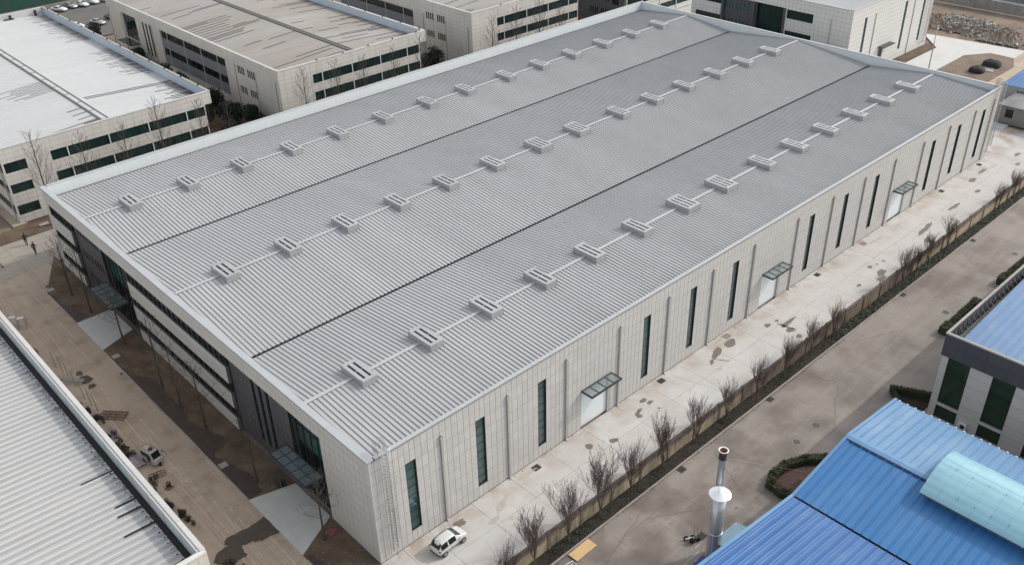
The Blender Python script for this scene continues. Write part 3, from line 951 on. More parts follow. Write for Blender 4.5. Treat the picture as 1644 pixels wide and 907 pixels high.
# inner dark lining that keeps the hall dark behind the glass
m1 = MB(); m1.box(1.6, 1.2, .05, 1.7, W-1, 9.8); m1.box(1.71, 1.2, .05, L-1.5, 1.3, 9.8)
m1.build('inner_partition', 'slot', B)
# long windows
for a, b in wins:
    f_ = MB(); p_ = MB()
    window_unit(f_, p_, 'y', a, b, 1.4, 9.45, .20, -1, 1, 8, .06, .05)
    f_.box(b-.035, -.005, 1.4, b-.001, .26, 9.45); f_.box(a+.001, .0, 1.4, a+.02, .26, 9.45)
    f_.box(a+.021, .002, 1.402, b-.036, .26, 1.43); f_.box(a+.021, .002, 9.42, b-.036, .26, 9.448)
    fo = f_.build('window', 'frame', B)
    p_.build('pane', 'glass', fo)
# strip windows on the shaded side
for (a, b) in ((25.3, 49.0), (66.0, W-1.2)):
    ul = lin(a, b, 1.18)
    for z0, z1 in strips:
        f_ = window_cache = None
        for u0, u1 in zip(ul, ul[1:]):
            f_ = MB(); p_ = MB()
            window_unit(f_, p_, 'x', u0+.001, u1-.001, z0, z1, .26, -1, 1, 1, .06, .12)
            fo = f_.build('window', 'frame', B)
            p_.build('pane', 'glassdark', fo)
for (a, b, z0, z1) in dops[:3]:
    window(B, 'x', a, b, z0, z1, RD+.12, -1, 1, 7, gm='glassdark')
for (a, b, z0, z1) in dops2[:-1]:
    window(B, 'x', a, b, z0, z1, RD+.08, -1, 1, 2, gm='glassdark')
# entrance glazing, canopies
for (a, b, cz) in ((7.9, 14.0, 5.0), (50.4, 57.5, 4.8)):
    ul = lin(a, b, 1.2)
    for z0, z1 in ((cz+.2, 7.4), (7.4, 9.85)):
        for u0, u1 in zip(ul, ul[1:]):
            window(B, 'x', u0+.001, u1-.001, z0, z1-.001, 1.15, -1, 1, 1, gm='glass', fw=.05, dp=.1)
    for u0, u1 in zip(ul, ul[1:]):
        window(B, 'x', u0+.001, u1-.001, .02, cz+.19, 1.15, -1, 1, 2, gm='glassdark', fw=.06, dp=.1)
    m1 = MB(); m1.box(RD+.351, a-.12, 0, 1.25, a-.001, 9.85); m1.box(RD+.351, b+.001, 0, 1.25, b+.12, 9.85); m1.build('reveal', 'dark', B)


def canopy(parent, axis, u0, u1, z, dep, nu, nd, fm='frame'):
    """glass canopy; axis 'y': sticks out to -y from y=0; axis 'x': out to -x from x=0"""
    def P(mb, a, b, c, d, e, f): (mb.box(a, c, e, b, d, f) if axis == 'y' else mb.box(c, a, e, d, b, f))
    m1 = MB()
    P(m1, u0, u1, -dep, -dep+.12, z-.14, z+.06)
    P(m1, u0, u0+.12, -dep+.12, -.002, z-.14, z+.058)
    P(m1, u1-.12, u1, -dep+.12, -.002, z-.14, z+.058)
    P(m1, u0+.12, u1-.12, -.12, -.002, z-.14, z+.056)
    for i in range(1, nu):
        u = u0+(u1-u0)*i/nu; P(m1, u-.035, u+.035, -dep+.12, -.12, z-.1, z+.054)
    for i in range(1, nd):
        v = -dep*i/nd; P(m1, u0+.12, u1-.12, v-.03, v+.03, z-.1, z+.048)
    c_ = m1.build('canopy', fm, parent)
    for i in range(nu):
        a = u0+(u1-u0)*i/nu; b = u0+(u1-u0)*(i+1)/nu
        m2 = MB(); P(m2, a+.04+(.09 if i == 0 else 0), b-.04-(.09 if i == nu-1 else 0), -dep+.125, -.125, z+.02, z+.032)
        m2.build('glass_panel', 'canopyglass', c_)
    return c_


for a, b in doors: canopy(B, 'y', a, b, 5.05, 1.55, 4, 1)
canopy(B, 'x', 8.1, 14.5, 4.95, 2.0, 5, 2)
canopy(B, 'x', 50.2, 57.0, 4.75, 2.3, 5, 2)
# roller doors
for a, b in doors:
    m1 = MB()
    m1.box(a+.05, .2, 0, b-.45, .24, 5.0)
    dr = m1.build('roller_door', 'white_door' if 'white_door' in M else M.setdefault('white_door', mat('white_door_metal', (.74, .78, .80), .4, var=.04)) and 'white_door', B)
    k = 0.1
    while k < 4.95:
        m2 = MB(); m2.box(a+.05, .17, k, b-.45, .198, k+.20); m2.build('door_slat', 'white_door', dr); k += .245
    m1 = MB(); m1.box(b-.44, .0, 0, b-.001, .26, 5.049); m1.box(a+.001, .002, 0, a+.045, .26, 5.049); m1.build('door_jamb', 'pipe', B)
# downpipes
for x in pipes+[121.0]:
    m1 = MB(); m1.box(x-.11, -.17, .12, x+.11, -.031, 9.95)
    m1.obox((x, -.2, .06), (1, 0, 0), (0, 1, .6), (0, -.6, 1), .1, .12, .07)
    d = m1.build('downpipe', 'pipe', B)
    m2 = MB(); m2.box(x-.17, -.22, 9.95, x+.17, -.031, 10.25); m2.box(x-.06, -.2, 10.25, x+.06, -.031, 10.4); m2.build('hopper', 'pipe', d)
# coping in lengths
cw = .3
def coping_run(parent, axis, fixed0, fixed1, u0, u1, z, step, matname='coping', lip=.1):
    for a, b in zip(lin(u0, u1, step), lin(u0, u1, step)[1:]):
        m1 = MB()
        if axis == 'y':
            m1.box(a+.01, fixed0, z-lip, b-.01, fixed1, z+.05)
        else:
            m1.box(fixed0, a+.01, z-lip, fixed1, b-.01, z+.05)
        m1.build('coping', matname, parent)


coping_run(B, 'y', -.08, cw, .73, L-.5, H, 6.1)
coping_run(B, 'x', -.08, .6, -.08, W+.08, H, 6.2)
m1 = MB(); m1.box(.35, -.05, 11.80, L, -.001, 11.899); m1.box(-.05, -.05, 11.80, -.001, W, 11.899); m1.build('coping_shadow_strip', 'joint', B)  # dark strip added under the coping lip as its shadow line
coping_run(B, 'y', W-.36, W+.08, .73, L-.5, H, 6.1)
coping_run(B, 'x', L-.4, L+.08, -.08, W+.08, H, 6.2)
# parapet linings (ribbed)
m1 = MB()
m1.box(.5, W-.42, 10.3, L-.45, W-.36, 11.9)
x = .8
while x < L-.6:
    m1.box(x, W-.435, 10.3, x+.12, W-.42, 11.9); x += .8
m1.box(L-.46, .5, 10.3, L-.4, W-.42, 11.9)
y = 1.0
while y < W-.6:
    m1.box(L-.495, y, 10.3, L-.46, y+.1, 11.9); y += .8
m1.build('parapet_lining', 'parapet', B)
m1 = MB(); m1.box(.56, .2, 10.2, L-.5, .329, 11.9) if False else m1.box(.421, .48, 10.2, .56, W-.5, 11.9); m1.build('near_parapet_lining', 'parapet', B)
# roof slopes
ZE, ZR = 10.42, 11.5
SLP = [(.33, 10.95, 10.9, ZR), (21.83, ZE, 10.9, ZR), (22.17, ZE, 36.5, 11.75), (51.13, ZE, 36.5, 11.75), (51.47, ZE, 61.7, ZR), (73.45, ZE, 61.7, ZR)]
def sheet_mesh(name, x0, w_, ya, za, yb, zb, matname, rh=.085, rw=.085, org=None, axis='x', mid=0, seam=False):
    """one roof sheet; ribs run from (ya,za) to (yb,zb); width along the other axis"""
    pr = [(0, 0)]
    if mid:
        for k in range(mid):
            c = w_*(k+1)/(mid+1)
            pr += [(c-.035, 0), (c, .02), (c+.035, 0)]
    pr += [(w_-rw, 0), (w_-rw*.8, rh), (w_-rw*.25, rh), (w_, 0)]
    m = MB()
    vs = []
    ribi = len(pr)-4
    for u, z in pr:
        for (q, zq) in ((ya, za), (yb, zb)):
            vs.append((x0+u, q, zq+z) if axis == 'x' else (q, x0+u, zq+z))
    fs = [(2*i, 2*i+2, 2*i+3, 2*i+1) for i in range(len(pr)-1)]
    fl = (yb > ya)
    if axis != 'x': fl = not fl
    if not fl: fs = [f[::-1] for f in fs]
    m.add(vs, fs)
    if matname == 'roof':
        nf = len(fs); m.m[nf-3:nf] = [1, 1, 1]
    if seam:      # mats: pan, rib, seam
        nf = len(fs)
        m.m[nf-3:nf] = [1, 1, 1]
        for k in range(mid): m.m[3*k+1] = 2
    return m


nx = 243; sw = (L-.5-.57)/nx
cand = []
for k, (ya, za, yb, zb) in enumerate(SLP):
    me = sheet_mesh('roof_sheet', 0, sw, ya, za, yb, zb, 'roof').mesh('roof_sheet', ('roof', 'rib'))
    for i in range(nx):
        x0 = .57+i*sw
        cpt = Vector((x0, (ya+yb)/2, 11)); pp = camproj(cpt)
        vis = -50 < pp[0] < 1700 and -50 < pp[1] < 950
        cand.append(((cpt-CAM).length if vis else 999, k, i, me, x0))
cand.sort(key=lambda c: c[0])
for c in cand[:300]: inst(c[3], 'roof_sheet', B, (c[4], 0, 0))
m1 = MB()
for c in cand[300:]:
    ya, za, yb, zb = SLP[c[1]]
    s_ = sheet_mesh('x', c[4], sw, ya, za, yb, zb, 'roof'); m1.add(s_.v, s_.f); m1.m[-3:] = [1, 1, 1]
m1.build('roof_sheet', ('roof', 'rib'), B, kind='stuff')
# under-roof and gutters
for y in (22.0, 51.3):
    m1 = MB(); m1.box(.57, y-.2, 10.0, L-.5, y+.2, 10.3); m1.build('valley_gutter', 'gutter', B)
    mk = MB()
    for i in range(nx):  # dark closure blocks at the rib ends
        mk.box(.57+i*sw+sw-.1, y-.26, 10.3, .57+i*sw+sw, y-.15, 10.47); mk.box(.57+i*sw+sw-.1, y+.15, 10.3, .57+i*sw+sw, y+.26, 10.47)
    mk.build('rib_closure', 'gutter', B, kind='stuff')
m1 = MB(); m1.box(.57, 73.4, 10.2, L-.5, 73.62, 10.44); m1.build('eaves_gutter', 'gutter', B)
for y, z in ((10.9, 11.5), (36.5, 11.75), (61.7, 11.5)):
    m1 = MB(); m1.prism([(y-.21, z+.06), (y+.21, z+.06), (y+.21, z+.1), (y, z+.14), (y-.21, z+.1)], 'x', .8, L-.5)
    m1.build('ridge_cap', 'flash', B)
m1 = MB(); m1.box(.1, .1, 9.9, L-.1, W-.1, 9.95); m1.build('ceiling', 'slot', B)


# ladders
def ladder(x, y, ztop, label, near=True):
    t = thing('caged_ladder', label, 'ladder', (x, y, 0))
    m1 = MB()
    for s in (-1, 1):
        m1.tube((x+s*.25, y-.35, .9), (x+s*.25, y-.35, ztop), .04, None, 5)
        m1.tube((x+s*.25, y-.35, ztop), (x+s*.25, y+.7, ztop-.02), .028, None, 5)
        m1.tube((x+s*.25, y+.7, ztop-.02), (x+s*.25, y+.7, 12.05), .028, None, 5)
    m1.build('rail', 'steel', t)
    rme = MB().tube((-.25, 0, 0), (.25, 0, 0), .026, None, 4).mesh('rung', 'steel')
    z = 1.1
    while z < 12.2: inst(rme, 'rung', t, (x, y-.35, z)); z += .33
    hp = MB()
    n = 9
    pts = [Vector((.38*math.cos(math.pi+math.pi*i/n*1.0)*-1, -.35-.36*math.sin(math.pi*i/n)-.0, 0)) for i in range(n+1)]
    pts = [Vector((-.25, 0, 0))]+[Vector((-.38*math.cos(math.pi*i/n), -.38-.38*math.sin(math.pi*i/n)+.2, 0)) for i in range(n+1)]+[Vector((.25, 0, 0))]
    for a, b in zip(pts, pts[1:]): hp.tube(a, b, .024, None, 4, 0, False)
    hme = hp.mesh('cage_hoop', 'steel')
    z = 2.5
    while z < ztop: inst(hme, 'cage_hoop', t, (x, y-.35, z)); z += .42
    m1 = MB()
    for i in (2, 4, 5, 7, 9):
        q = pts[i]
        m1.tube((x+q.x, y-.35+q.y, 2.5), (x+q.x, y-.35+q.y, ztop-.1), .02, None, 3)
    m1.build('cage_bar', 'steel', t)
    for z in (1.2, 4, 7, 10):
        m1 = MB(); m1.tube((x-.25, y-.02, z), (x-.25, y-.35, z), .02, None, 4); m1.tube((x+.25, y-.02, z), (x+.25, y-.35, z), .02, None, 4); m1.build('bracket', 'steel', t)
    m1 = MB()   # guard rails at the top
    for s in (-1, 1):
        for k in range(6):
            yy = y-.05+k*.14; m1.tube((x+s*.45, yy, 12.05), (x+s*.45, yy, 13.2), .02, None, 3)
        m1.tube((x+s*.45, y-.05, 13.2), (x+s*.45, y+.68, 13.2), .03, None, 4)
    m1.build('guard_rail', 'steel', t)
    return t


ladder(1.55, 0, 13.3, 'steel caged ladder up the near corner of the factory wall')
ladder(122.0, 0, 13.3, 'steel caged ladder at the far end of the factory wall')


# ventilators
def vent(big):
    xw = 1.1 if big else .78
    t = thing('roof_ventilator', '', 'ventilator', (0, 0, 0))
    yl = 1.78; zb, zt = -.34, .64
    m1 = MB(); m1.box(-xw+.06, -yl+.06, zb, xw-.06, yl-.06, zt-.1); m1.build('housing', 'vent', t)
    for s in (-1, 1):   # louvre slats on ends
        for k in range(5):
            m2 = MB(); zz = zb+.1+k*.19
            m2.box(-xw+.08, s*(yl-.06), zz, xw-.08, s*(yl+.02), zz+.11); m2.build('louvre', 'vent', t)
        for k in range(4):
            m2 = MB(); zz = zb+.1+k*.19
            m2.box(s*(xw-.06), -yl+.1, zz, s*(xw-.012), yl-.1, zz+.13); m2.build('louvre', 'vent', t)
    n = 3 if big else 2
    sl_w = .25
    ys0, ys1 = -yl+.38, yl-.38
    m1 = MB()
    m1.box(-xw-.03, -yl-.04, zt-.1, xw+.03, ys0, zt); m1.box(-xw-.03, ys1, zt-.1, xw+.03, yl+.04, zt)
    cs = [(i-(n-1)/2)*(2*xw-.5)/max(1, n-1)*.62*(1.25 if big else 1) for i in range(n)]
    ed = -xw-.03
    for c in cs:
        m1.box(ed, ys0, zt-.1, c-sl_w/2, ys1, zt); ed = c+sl_w/2
    m1.box(ed, ys0, zt-.1, xw+.03, ys1, zt)
    for c in cs: m1.box(c-sl_w/2, -.03, zt-.03, c+sl_w/2, .03, zt-.004)
    for s in (-1, 1): m1.box(-xw-.03, s*yl-.28, zt, xw+.03, s*yl+.0, zt+.05) if s > 0 else m1.box(-xw-.03, -yl, zt, xw+.03, -yl+.28, zt+.05)
    m1.build('lid', 'flash' if False else 'vent', t)
    for c in cs:
        m2 = MB(); m2.box(c-sl_w/2+.003, ys0+.003, zt-.09, c+sl_w/2-.003, ys1-.003, zt-.035); m2.build('slot', 'slot', t)
    for sx_ in (-1, 1):
        for sy_ in (-1, 1):
            m2 = MB(); m2.box(sx_*(xw-.02), sy_*(yl-.02), zb-.02, sx_*(xw+.05), sy_*(yl+.05), zt-.1); m2.build('corner_post', 'vent', t)
    return t


vs_, vb_ = vent(False), vent(True)
used = {False: 0, True: 0}
RX = [6.8, 14.8, 22.8, 30.7, 38.6, 46.9, 55.6, 63.5, 72.6, 80.5, 88.6, 96.8, 104.9, 113.0]
rn = ['left', 'middle', 'right']
for ri, (ry, rz) in enumerate(((61.5, 11.5), (36.4, 11.75), (10.8, 11.5))):
    for i, x in enumerate(RX):
        bigv = i in (6, 7) and ri > 0
        src = vb_ if bigv else vs_
        o = src if used[bigv] == 0 else copytree(src)
        used[bigv] += 1
        o.location = (x+(.2 if ri == 0 else 0)*0, ry, rz)
        nm = ORD[i] if i < 7 else None
        lab = ('%s box ventilator from the near end on the %s roof ridge' % (nm, rn[ri])) if nm else ('%s box ventilator from the far end on the %s roof ridge' % (ORD[13-i], rn[ri]))
        if bigv: lab = 'wide three-slot ' + lab
        o['label'] = lab; o['group'] = 'box ventilators on the factory roof ridges'


# ================================================================== OTHER BUILDINGS
def roof_strip(parent, x0, x1, y0, y1, z0, z1, w_, matname, name='roof_sheet', mid=1, rh=.05, rw=.07, limit=300, seam=False, rib=None, seamm='soot'):
    """ribs run along x from (x0,z0) to (x1,z1)"""
    n = round((y1-y0)/w_); w_ = (y1-y0)/n
    me = sheet_mesh(name, 0, w_, x0, z0, x1, z1, matname, rh, rw, axis='y', mid=mid, seam=seam).mesh(name, (matname, rib or matname, seamm) if seam else matname)
    for i in range(n):
        inst(me, name, parent, (0, y0+i*w_, 0))
    return n


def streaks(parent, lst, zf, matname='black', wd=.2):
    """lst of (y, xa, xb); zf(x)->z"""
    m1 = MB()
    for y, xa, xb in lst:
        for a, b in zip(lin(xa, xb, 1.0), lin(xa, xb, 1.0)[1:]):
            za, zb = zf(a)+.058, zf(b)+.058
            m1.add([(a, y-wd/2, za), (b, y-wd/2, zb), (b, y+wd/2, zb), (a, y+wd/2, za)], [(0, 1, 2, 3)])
    o = m1.build('rib_shadow_and_peel', matname, parent, kind='stuff')  # black strips painted as rib shadows; on the lower-left roof, peeled ribs
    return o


def sooty(parent, xa, ya, yb, zf, n, side=-1, spread=1.6, matname='soot'):
    m1 = MB()
    for i in range(n):
        y = random.uniform(ya, yb); l = random.uniform(.2, spread); w_ = random.uniform(.05, .3)
        x0, x1 = xa, xa+side*l
        za, zb = zf(x0)+.024, zf(x1)+.024
        a = [(x0, y-w_/2), (x0, y+w_/2), (x1, y+w_*.2), (x1, y-w_*.2)]
        m1.add([(p[0], p[1], zf(p[0])+.024) for p in a], [(0, 1, 2, 3) if side < 0 else (3, 2, 1, 0)])
    m1.build('soot_mark', matname, parent, kind='stuff')


# ---- white-roofed block (upper left)
A = thing('factory_building', 'white-roofed industrial block at upper left with bands of dark green windows', 'building', (0, 91.5, 0))
AY, AX1 = 91.5, 32.3
sA = [(1.25, 2.85), (4.75, 6.25), (8.05, 9.65)]
hA = [(0.25, 3.4, a, b) for a, b in sA]+[(7.0, AX1-.15, a, b) for a, b in sA]
m1 = MB()
wall_with_holes(m1, 'y', AY, AY+.3, 0, AX1, 0, 9.9, hA)
m1.box(0, AY-.02, 9.9, 33.6, AY+.4, 11.95)
hW = [(AY+.25, AY+60, a, b) for a, b in sA]
wall_with_holes(m1, 'x', 0, .3, AY+.3, 166.7, 0, 9.9, hW)
m1.box(-.02, AY+.4, 9.9, .4, 166.7, 11.95)
m1.box(AX1-.3, AY+.3, 0, AX1, 166.7, 9.9)
m1.box(33.3, AY+.4, 9.9, 33.6, 166.7, 11.95)
m1.box(AX1+.001, AY+.401, 9.9, 33.299, 166.7, 10.1)
m1.box(0.4, 166.4, 0, AX1, 166.7, 9.9); m1.box(.4, 166.4, 9.9, 33.3, 166.7, 11.95)
m1.build('wall', 'farwall', A)
m1 = MB(); m1.box(.6, AY+.6, .0, AX1-.6, AY+.7, 9.8); m1.box(.6, AY+.71, 0, .7, 166, 9.8); m1.build('inner_partition', 'slot', A)
for a, b in sA:
    for u0, u1 in [(.25, 1.3), (1.3, 2.35), (2.35, 3.4)]+[(p, q) for s0, s1 in ((7.0, 9.45), (9.65, 15.95), (16.1, 22.4), (22.55, 28.9), (29.05, AX1-.15)) for p, q in zip(lin(s0, s1, 1.25), lin(s0, s1, 1.25)[1:])]:
        window(A, 'y', u0+.001, u1-.001, a, b, AY+.2, -1, gm='glass2', fw=.04)
    for x_ in (9.55, 16.02, 22.47, 28.97):
        m1 = MB(); m1.box(x_-.075, AY+.02, a+.001, x_+.075, AY+.26, b-.001); m1.build('mullion', 'white', A)
    for p, q in zip(lin(AY+.25, AY+30, 2.4), lin(AY+.25, AY+30, 2.4)[1:]):
        window(A, 'x', p+.001, q-.001, a, b, .2, -1, 2, gm='glass2', fw=.04)
m1 = MB(); m1.box(-.16, AY+1.3, 0, -.001, AY+1.5, 9.8); m1.build('downpipe', 'pipe', A)
sheet('plinth_path', [(-1.25, 91.0), (-1.25, 140), (-.01, 140), (-.01, 91.45), (.8, 91.45), (.8, 91.0)], .06, 'street', th=.1)
zA = lambda x: 11.5-abs(x-16.6)*.062
roof_strip(A, .45, 16.0, 92.0, 166.3, zA(.45), zA(16.0), .76, 'whiteroof')
roof_strip(A, 33.2, 17.2, 92.0, 166.3, zA(33.2), zA(17.2), .76, 'whiteroof')
m1 = MB(); m1.box(15.95, 92.0, 11.3, 17.25, 166.3, 11.58); m1.build('ridge_walkway', 'whiteroof', A)
for x_ in (15.9, 16.9): 
    m1 = MB(); m1.box(x_, 92.0, 11.40, x_+.32, 166.3, 11.60); m1.build('ridge_edge', 'soot', A)
for k in range(14):
    m1 = MB(); m1.box(16.22, 93+k*5.2, 11.585, 16.9, 93.12+k*5.2, 11.615); m1.build('strap', 'gutter', A)
coping_run(A, 'y', AY-.08, AY+.34, 0, 33.2, H, 3.2, 'whiteroof')
coping_run(A, 'x', -.08, .36, AY+.35, 166.7, H, 6, 'whiteroof')
coping_run(A, 'x', 33.2, 33.68, AY-.08, 166.8, H, 3, 'stonegrey')
coping_run(A, 'y', 166.3, 166.75, .4, 33.2, H, 3.2, 'whiteroof')
for a_, b_ in zip(lin(AY+.4, 166.3, 3), lin(AY+.4, 166.3, 3)[1:]):
    m1 = MB(); m1.box(33.24, a_+.02, 10.1, 33.296, b_-.02, 11.89); m1.build('parapet_lining', 'parapet_blue' if 'parapet_blue' in M else M.setdefault('parapet_blue', mat('blue_grey_parapet', (.50, .56, .64), .4, var=.05)) and 'parapet_blue', A)
m1 = MB(); m1.box(.45, 166.24, 10.3, 33.2, 166.29, 11.89); m1.build('parapet_lining', 'whiteroof', A)
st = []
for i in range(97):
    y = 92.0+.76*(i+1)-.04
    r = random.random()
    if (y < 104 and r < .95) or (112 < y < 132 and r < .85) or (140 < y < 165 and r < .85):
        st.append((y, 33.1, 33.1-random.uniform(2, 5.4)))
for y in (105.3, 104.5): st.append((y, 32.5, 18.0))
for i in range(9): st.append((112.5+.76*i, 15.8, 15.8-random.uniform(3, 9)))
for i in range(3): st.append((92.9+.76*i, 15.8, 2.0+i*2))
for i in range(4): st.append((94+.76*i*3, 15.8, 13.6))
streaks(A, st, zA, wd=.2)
sooty(A, 33.1, 92.2, 106, zA, 90, -1, 2.0)
sooty(A, 33.1, 112, 132, zA, 100, -1, 2.0); sooty(A, 33.1, 140, 166, zA, 110, -1, 2.0)
for x_, y_ in ((26, 165.6), (31.2, 165.8), (23.5, 165.5)):
    m1 = MB(); m1.box(x_, y_-.15, zA(x_), x_+.5, y_+.15, 11.8); m1.build('flue', 'gutter', A)
m1 = MB(); m1.box(24.8, 165.3, zA(25), 26.9, 165.7, 11.15); m1.build('flue_box', 'gutter', A)
for k in range(12):
    m1 = MB(); m1.box(33.3, 95+k*6.2, 12.05, 33.5, 95.25+k*6.2, 12.3); m1.build('lamp_box', 'gutter', A)


# ---- brown-roofed blocks B and C (same design)
def block(x0, label, top=12.0, roofm='brownroof', dz=0.0, xc=16.7, y1=165.0):
    b = thing('factory_building', label, 'building', (x0, 91.5, 0))
    xw, xe = x0+31.1, x0+32.7
    s1 = [(1.3, 2.9), (4.8+dz, 6.45+dz), (8.0+dz, 9.7+dz)]
    holes = [(x0+6.85, xw-.15, p, q) for p, q in s1]
    m1 = MB()
    wall_with_holes(m1, 'y', 91.5, 91.8, x0, xw, 0, 9.95+dz, holes)
    m1.box(x0+7.0, 91.48, 9.95+dz, xe, 91.9, top-.05)
    m1.box(x0, 91.5, 9.95+dz, x0+6.999, 91.9, top-.05)
    ho = [(150.3, 157.0, 4.6, 10.0)]+[(147.0-1.65*k-.8, 147.0-1.65*k, 2.9, 9.9) for k in range(3)]
    ho += [(110.9, 138.6, 8.15, 9.6), (110.9, 138.6, 4.65, 6.15)]
    for g0 in (106.3, 102.65):
        for k in range(4):
            for p, q in ((8.3, 9.8), (4.6, 6.0)): ho.append((g0-.66*k-.42, g0-.66*k, p+dz*.9, q+dz*.9))
    hw = [h for h in ho if not (h[0] == 110.9)]+[(110.9, 138.6, 2.6, 9.9)]
    wall_with_holes(m1, 'x', x0, x0+.35, 91.8, y1, 0, 9.95+dz, hw)
    m1.box(x0, 91.9, 9.95+dz, x0+.4, y1, top-.05)
    m1.box(xw-.3, 91.8, 0, xw, y1, 9.95+dz); m1.box(xe-.3, 91.9, 9.95+dz, xe, y1, top-.05)
    m1.box(xw+.001, 91.901, 9.95+dz, xe-.301, y1, 10.1+dz)
    m1.box(x0+.35, y1-.3, 0, xw-.3, y1, 9.95+dz); m1.box(x0+.4, y1-.3, 9.95+dz, xe-.3, y1, top-.05)
    m1.build('wall', 'farwall', b)
    m1 = MB(); m1.box(x0+.8, 92.4, 0, xw-.6, 92.5, 9.8+dz); m1.box(x0+.8, 92.51, 0, x0+.9, y1-1, 9.8+dz); m1.build('inner_partition', 'slot', b)
    m1 = MB(); hh = ho[4:6]
    wall_with_holes(m1, 'x', x0+.28, x0+.5, 110.9, 138.6, 2.6, 9.9, [(h[0], h[1], h[2], h[3]) for h in hh]); m1.build('spandrel', 'lintel', b)
    for p, q in s1:
        for s0, s1_ in ((6.85, 8.8), (8.95, 15.3), (15.45, 21.7), (21.85, 28.0), (28.15, 30.95)):
            l = lin(x0+s0, x0+s1_, 1.25)
            for u, v in zip(l, l[1:]): window(b, 'y', u+.001, v-.001, p, q, 91.7, -1, gm='glass2', fw=.04)
        for c in (8.88, 15.38, 21.78, 28.08):
            m1 = MB(); m1.box(x0+c-.075, 91.52, p+.001, x0+c+.075, 91.76, q-.001); m1.build('mullion', 'white', b)
    for h in ho:
        if h[0] == 110.9:
            l = lin(h[0], h[1], 2.3)
            for u, v in zip(l, l[1:]): window(b, 'x', u+.001, v-.001, h[2], h[3], x0+.42, -1, 1, gm='glassdark', fw=.06)
        elif h[0] == 150.3: window(b, 'x', h[0], h[1], h[2], h[3], x0+.3, -1, 3, 2, gm='glass2')
        else: window(b, 'x', h[0], h[1], h[2], h[3], x0+.07, -1, 1, 1 if h[3]-h[2] < 3 else 4, gm='glassdark', fw=.03)
    for y_ in (164.3, 157.6, 142.3, 135.9, 128.4, 121.2, 114.6, 107.3, 99.9, 92.8):
        in_ = 111 < y_ < 138
        m1 = MB(); xx = x0+(.2 if in_ else -.13); m1.box(xx-.01, y_-.09, 0 if not in_ else 2.6, xx+.12, y_+.09, 9.9); m1.build('downpipe', 'pipe', b)
    c_ = MB(); c_.box(x0-2.2, 150.2, 4.35, x0-.001, 156.8, 4.5); c_.build('canopy', 'glass2', b)
    zf = lambda x: 11.45+dz*.8-abs(x-(x0+xc))*.06
    roof_strip(b, x0+.45, x0+xc-.45, 92.1, y1-.4, zf(x0+.45), zf(x0+xc-.45), .76, roofm)
    roof_strip(b, xe-.35, x0+xc+.45, 92.1, y1-.4, zf(xe-.35), zf(x0+xc+.45), .76, roofm)
    zr_ = 11.45+dz*.8
    m1 = MB(); m1.box(x0+xc-.5, 92.1, zr_-.1, x0+xc+.5, y1-.4, zr_+.06); m1.build('ridge_walkway', 'soot', b)
    for s in (-.5, .3):
        m1 = MB(); m1.box(x0+xc+s, 92.1, zr_-.05, x0+xc+s+.2, y1-.4, zr_+.12); m1.build('ridge_edge', 'joint', b)
    coping_run(b, 'y', 91.42, 91.85, x0, xe, top, 3.2, 'tile')
    coping_run(b, 'x', x0-.08, x0+.38, 91.86, y1, top, 6, 'tile')
    coping_run(b, 'x', xe-.38, xe+.08, 91.86, y1, top, 3, 'tile')
    for a_, b_ in zip(lin(91.95, y1-.4, 3), lin(91.95, y1-.4, 3)[1:]):
        m1 = MB(); m1.box(xe-.36, a_+.02, 10.1+dz, xe-.31, b_-.02, top-.11); m1.build('parapet_lining', 'parapet_blue', b)
    for k in range(12):
        m1 = MB(); m1.box(xe-.25, 93+k*6.0, top+.05, xe-.05, 93.25+k*6.0, top+.3); m1.build('lamp_box', 'gutter', b)
    for k in range(5):
        m1 = MB(); m1.box(x0+8+k*5.6, 91.5, top+.05, x0+8.25+k*5.6, 91.7, top+.25); m1.build('lamp_box', 'gutter', b)
    return b, zf, xe


Bb, zB, xeB = block(46.4, 'industrial block with brown weathered ribbed roof behind the left side of the factory')
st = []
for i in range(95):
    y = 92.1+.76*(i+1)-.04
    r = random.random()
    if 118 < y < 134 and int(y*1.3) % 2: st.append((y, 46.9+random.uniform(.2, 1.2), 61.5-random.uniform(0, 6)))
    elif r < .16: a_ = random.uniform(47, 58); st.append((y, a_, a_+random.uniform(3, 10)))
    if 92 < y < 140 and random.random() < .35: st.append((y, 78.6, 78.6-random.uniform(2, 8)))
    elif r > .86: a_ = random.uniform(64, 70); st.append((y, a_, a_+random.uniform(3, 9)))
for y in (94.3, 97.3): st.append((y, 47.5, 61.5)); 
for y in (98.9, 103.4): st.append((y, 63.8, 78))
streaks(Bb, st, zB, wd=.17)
sooty(Bb, 78.7, 93, 140, zB, 60, -1, 1.4)
Cc, zC, xeC = block(91.0, 'industrial block with brown ribbed roof and two window bands at top centre', 12.8, 'brownroof', .75, y1=165)
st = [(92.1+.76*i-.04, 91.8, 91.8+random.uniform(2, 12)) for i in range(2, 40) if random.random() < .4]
streaks(Cc, st, zC, wd=.16)

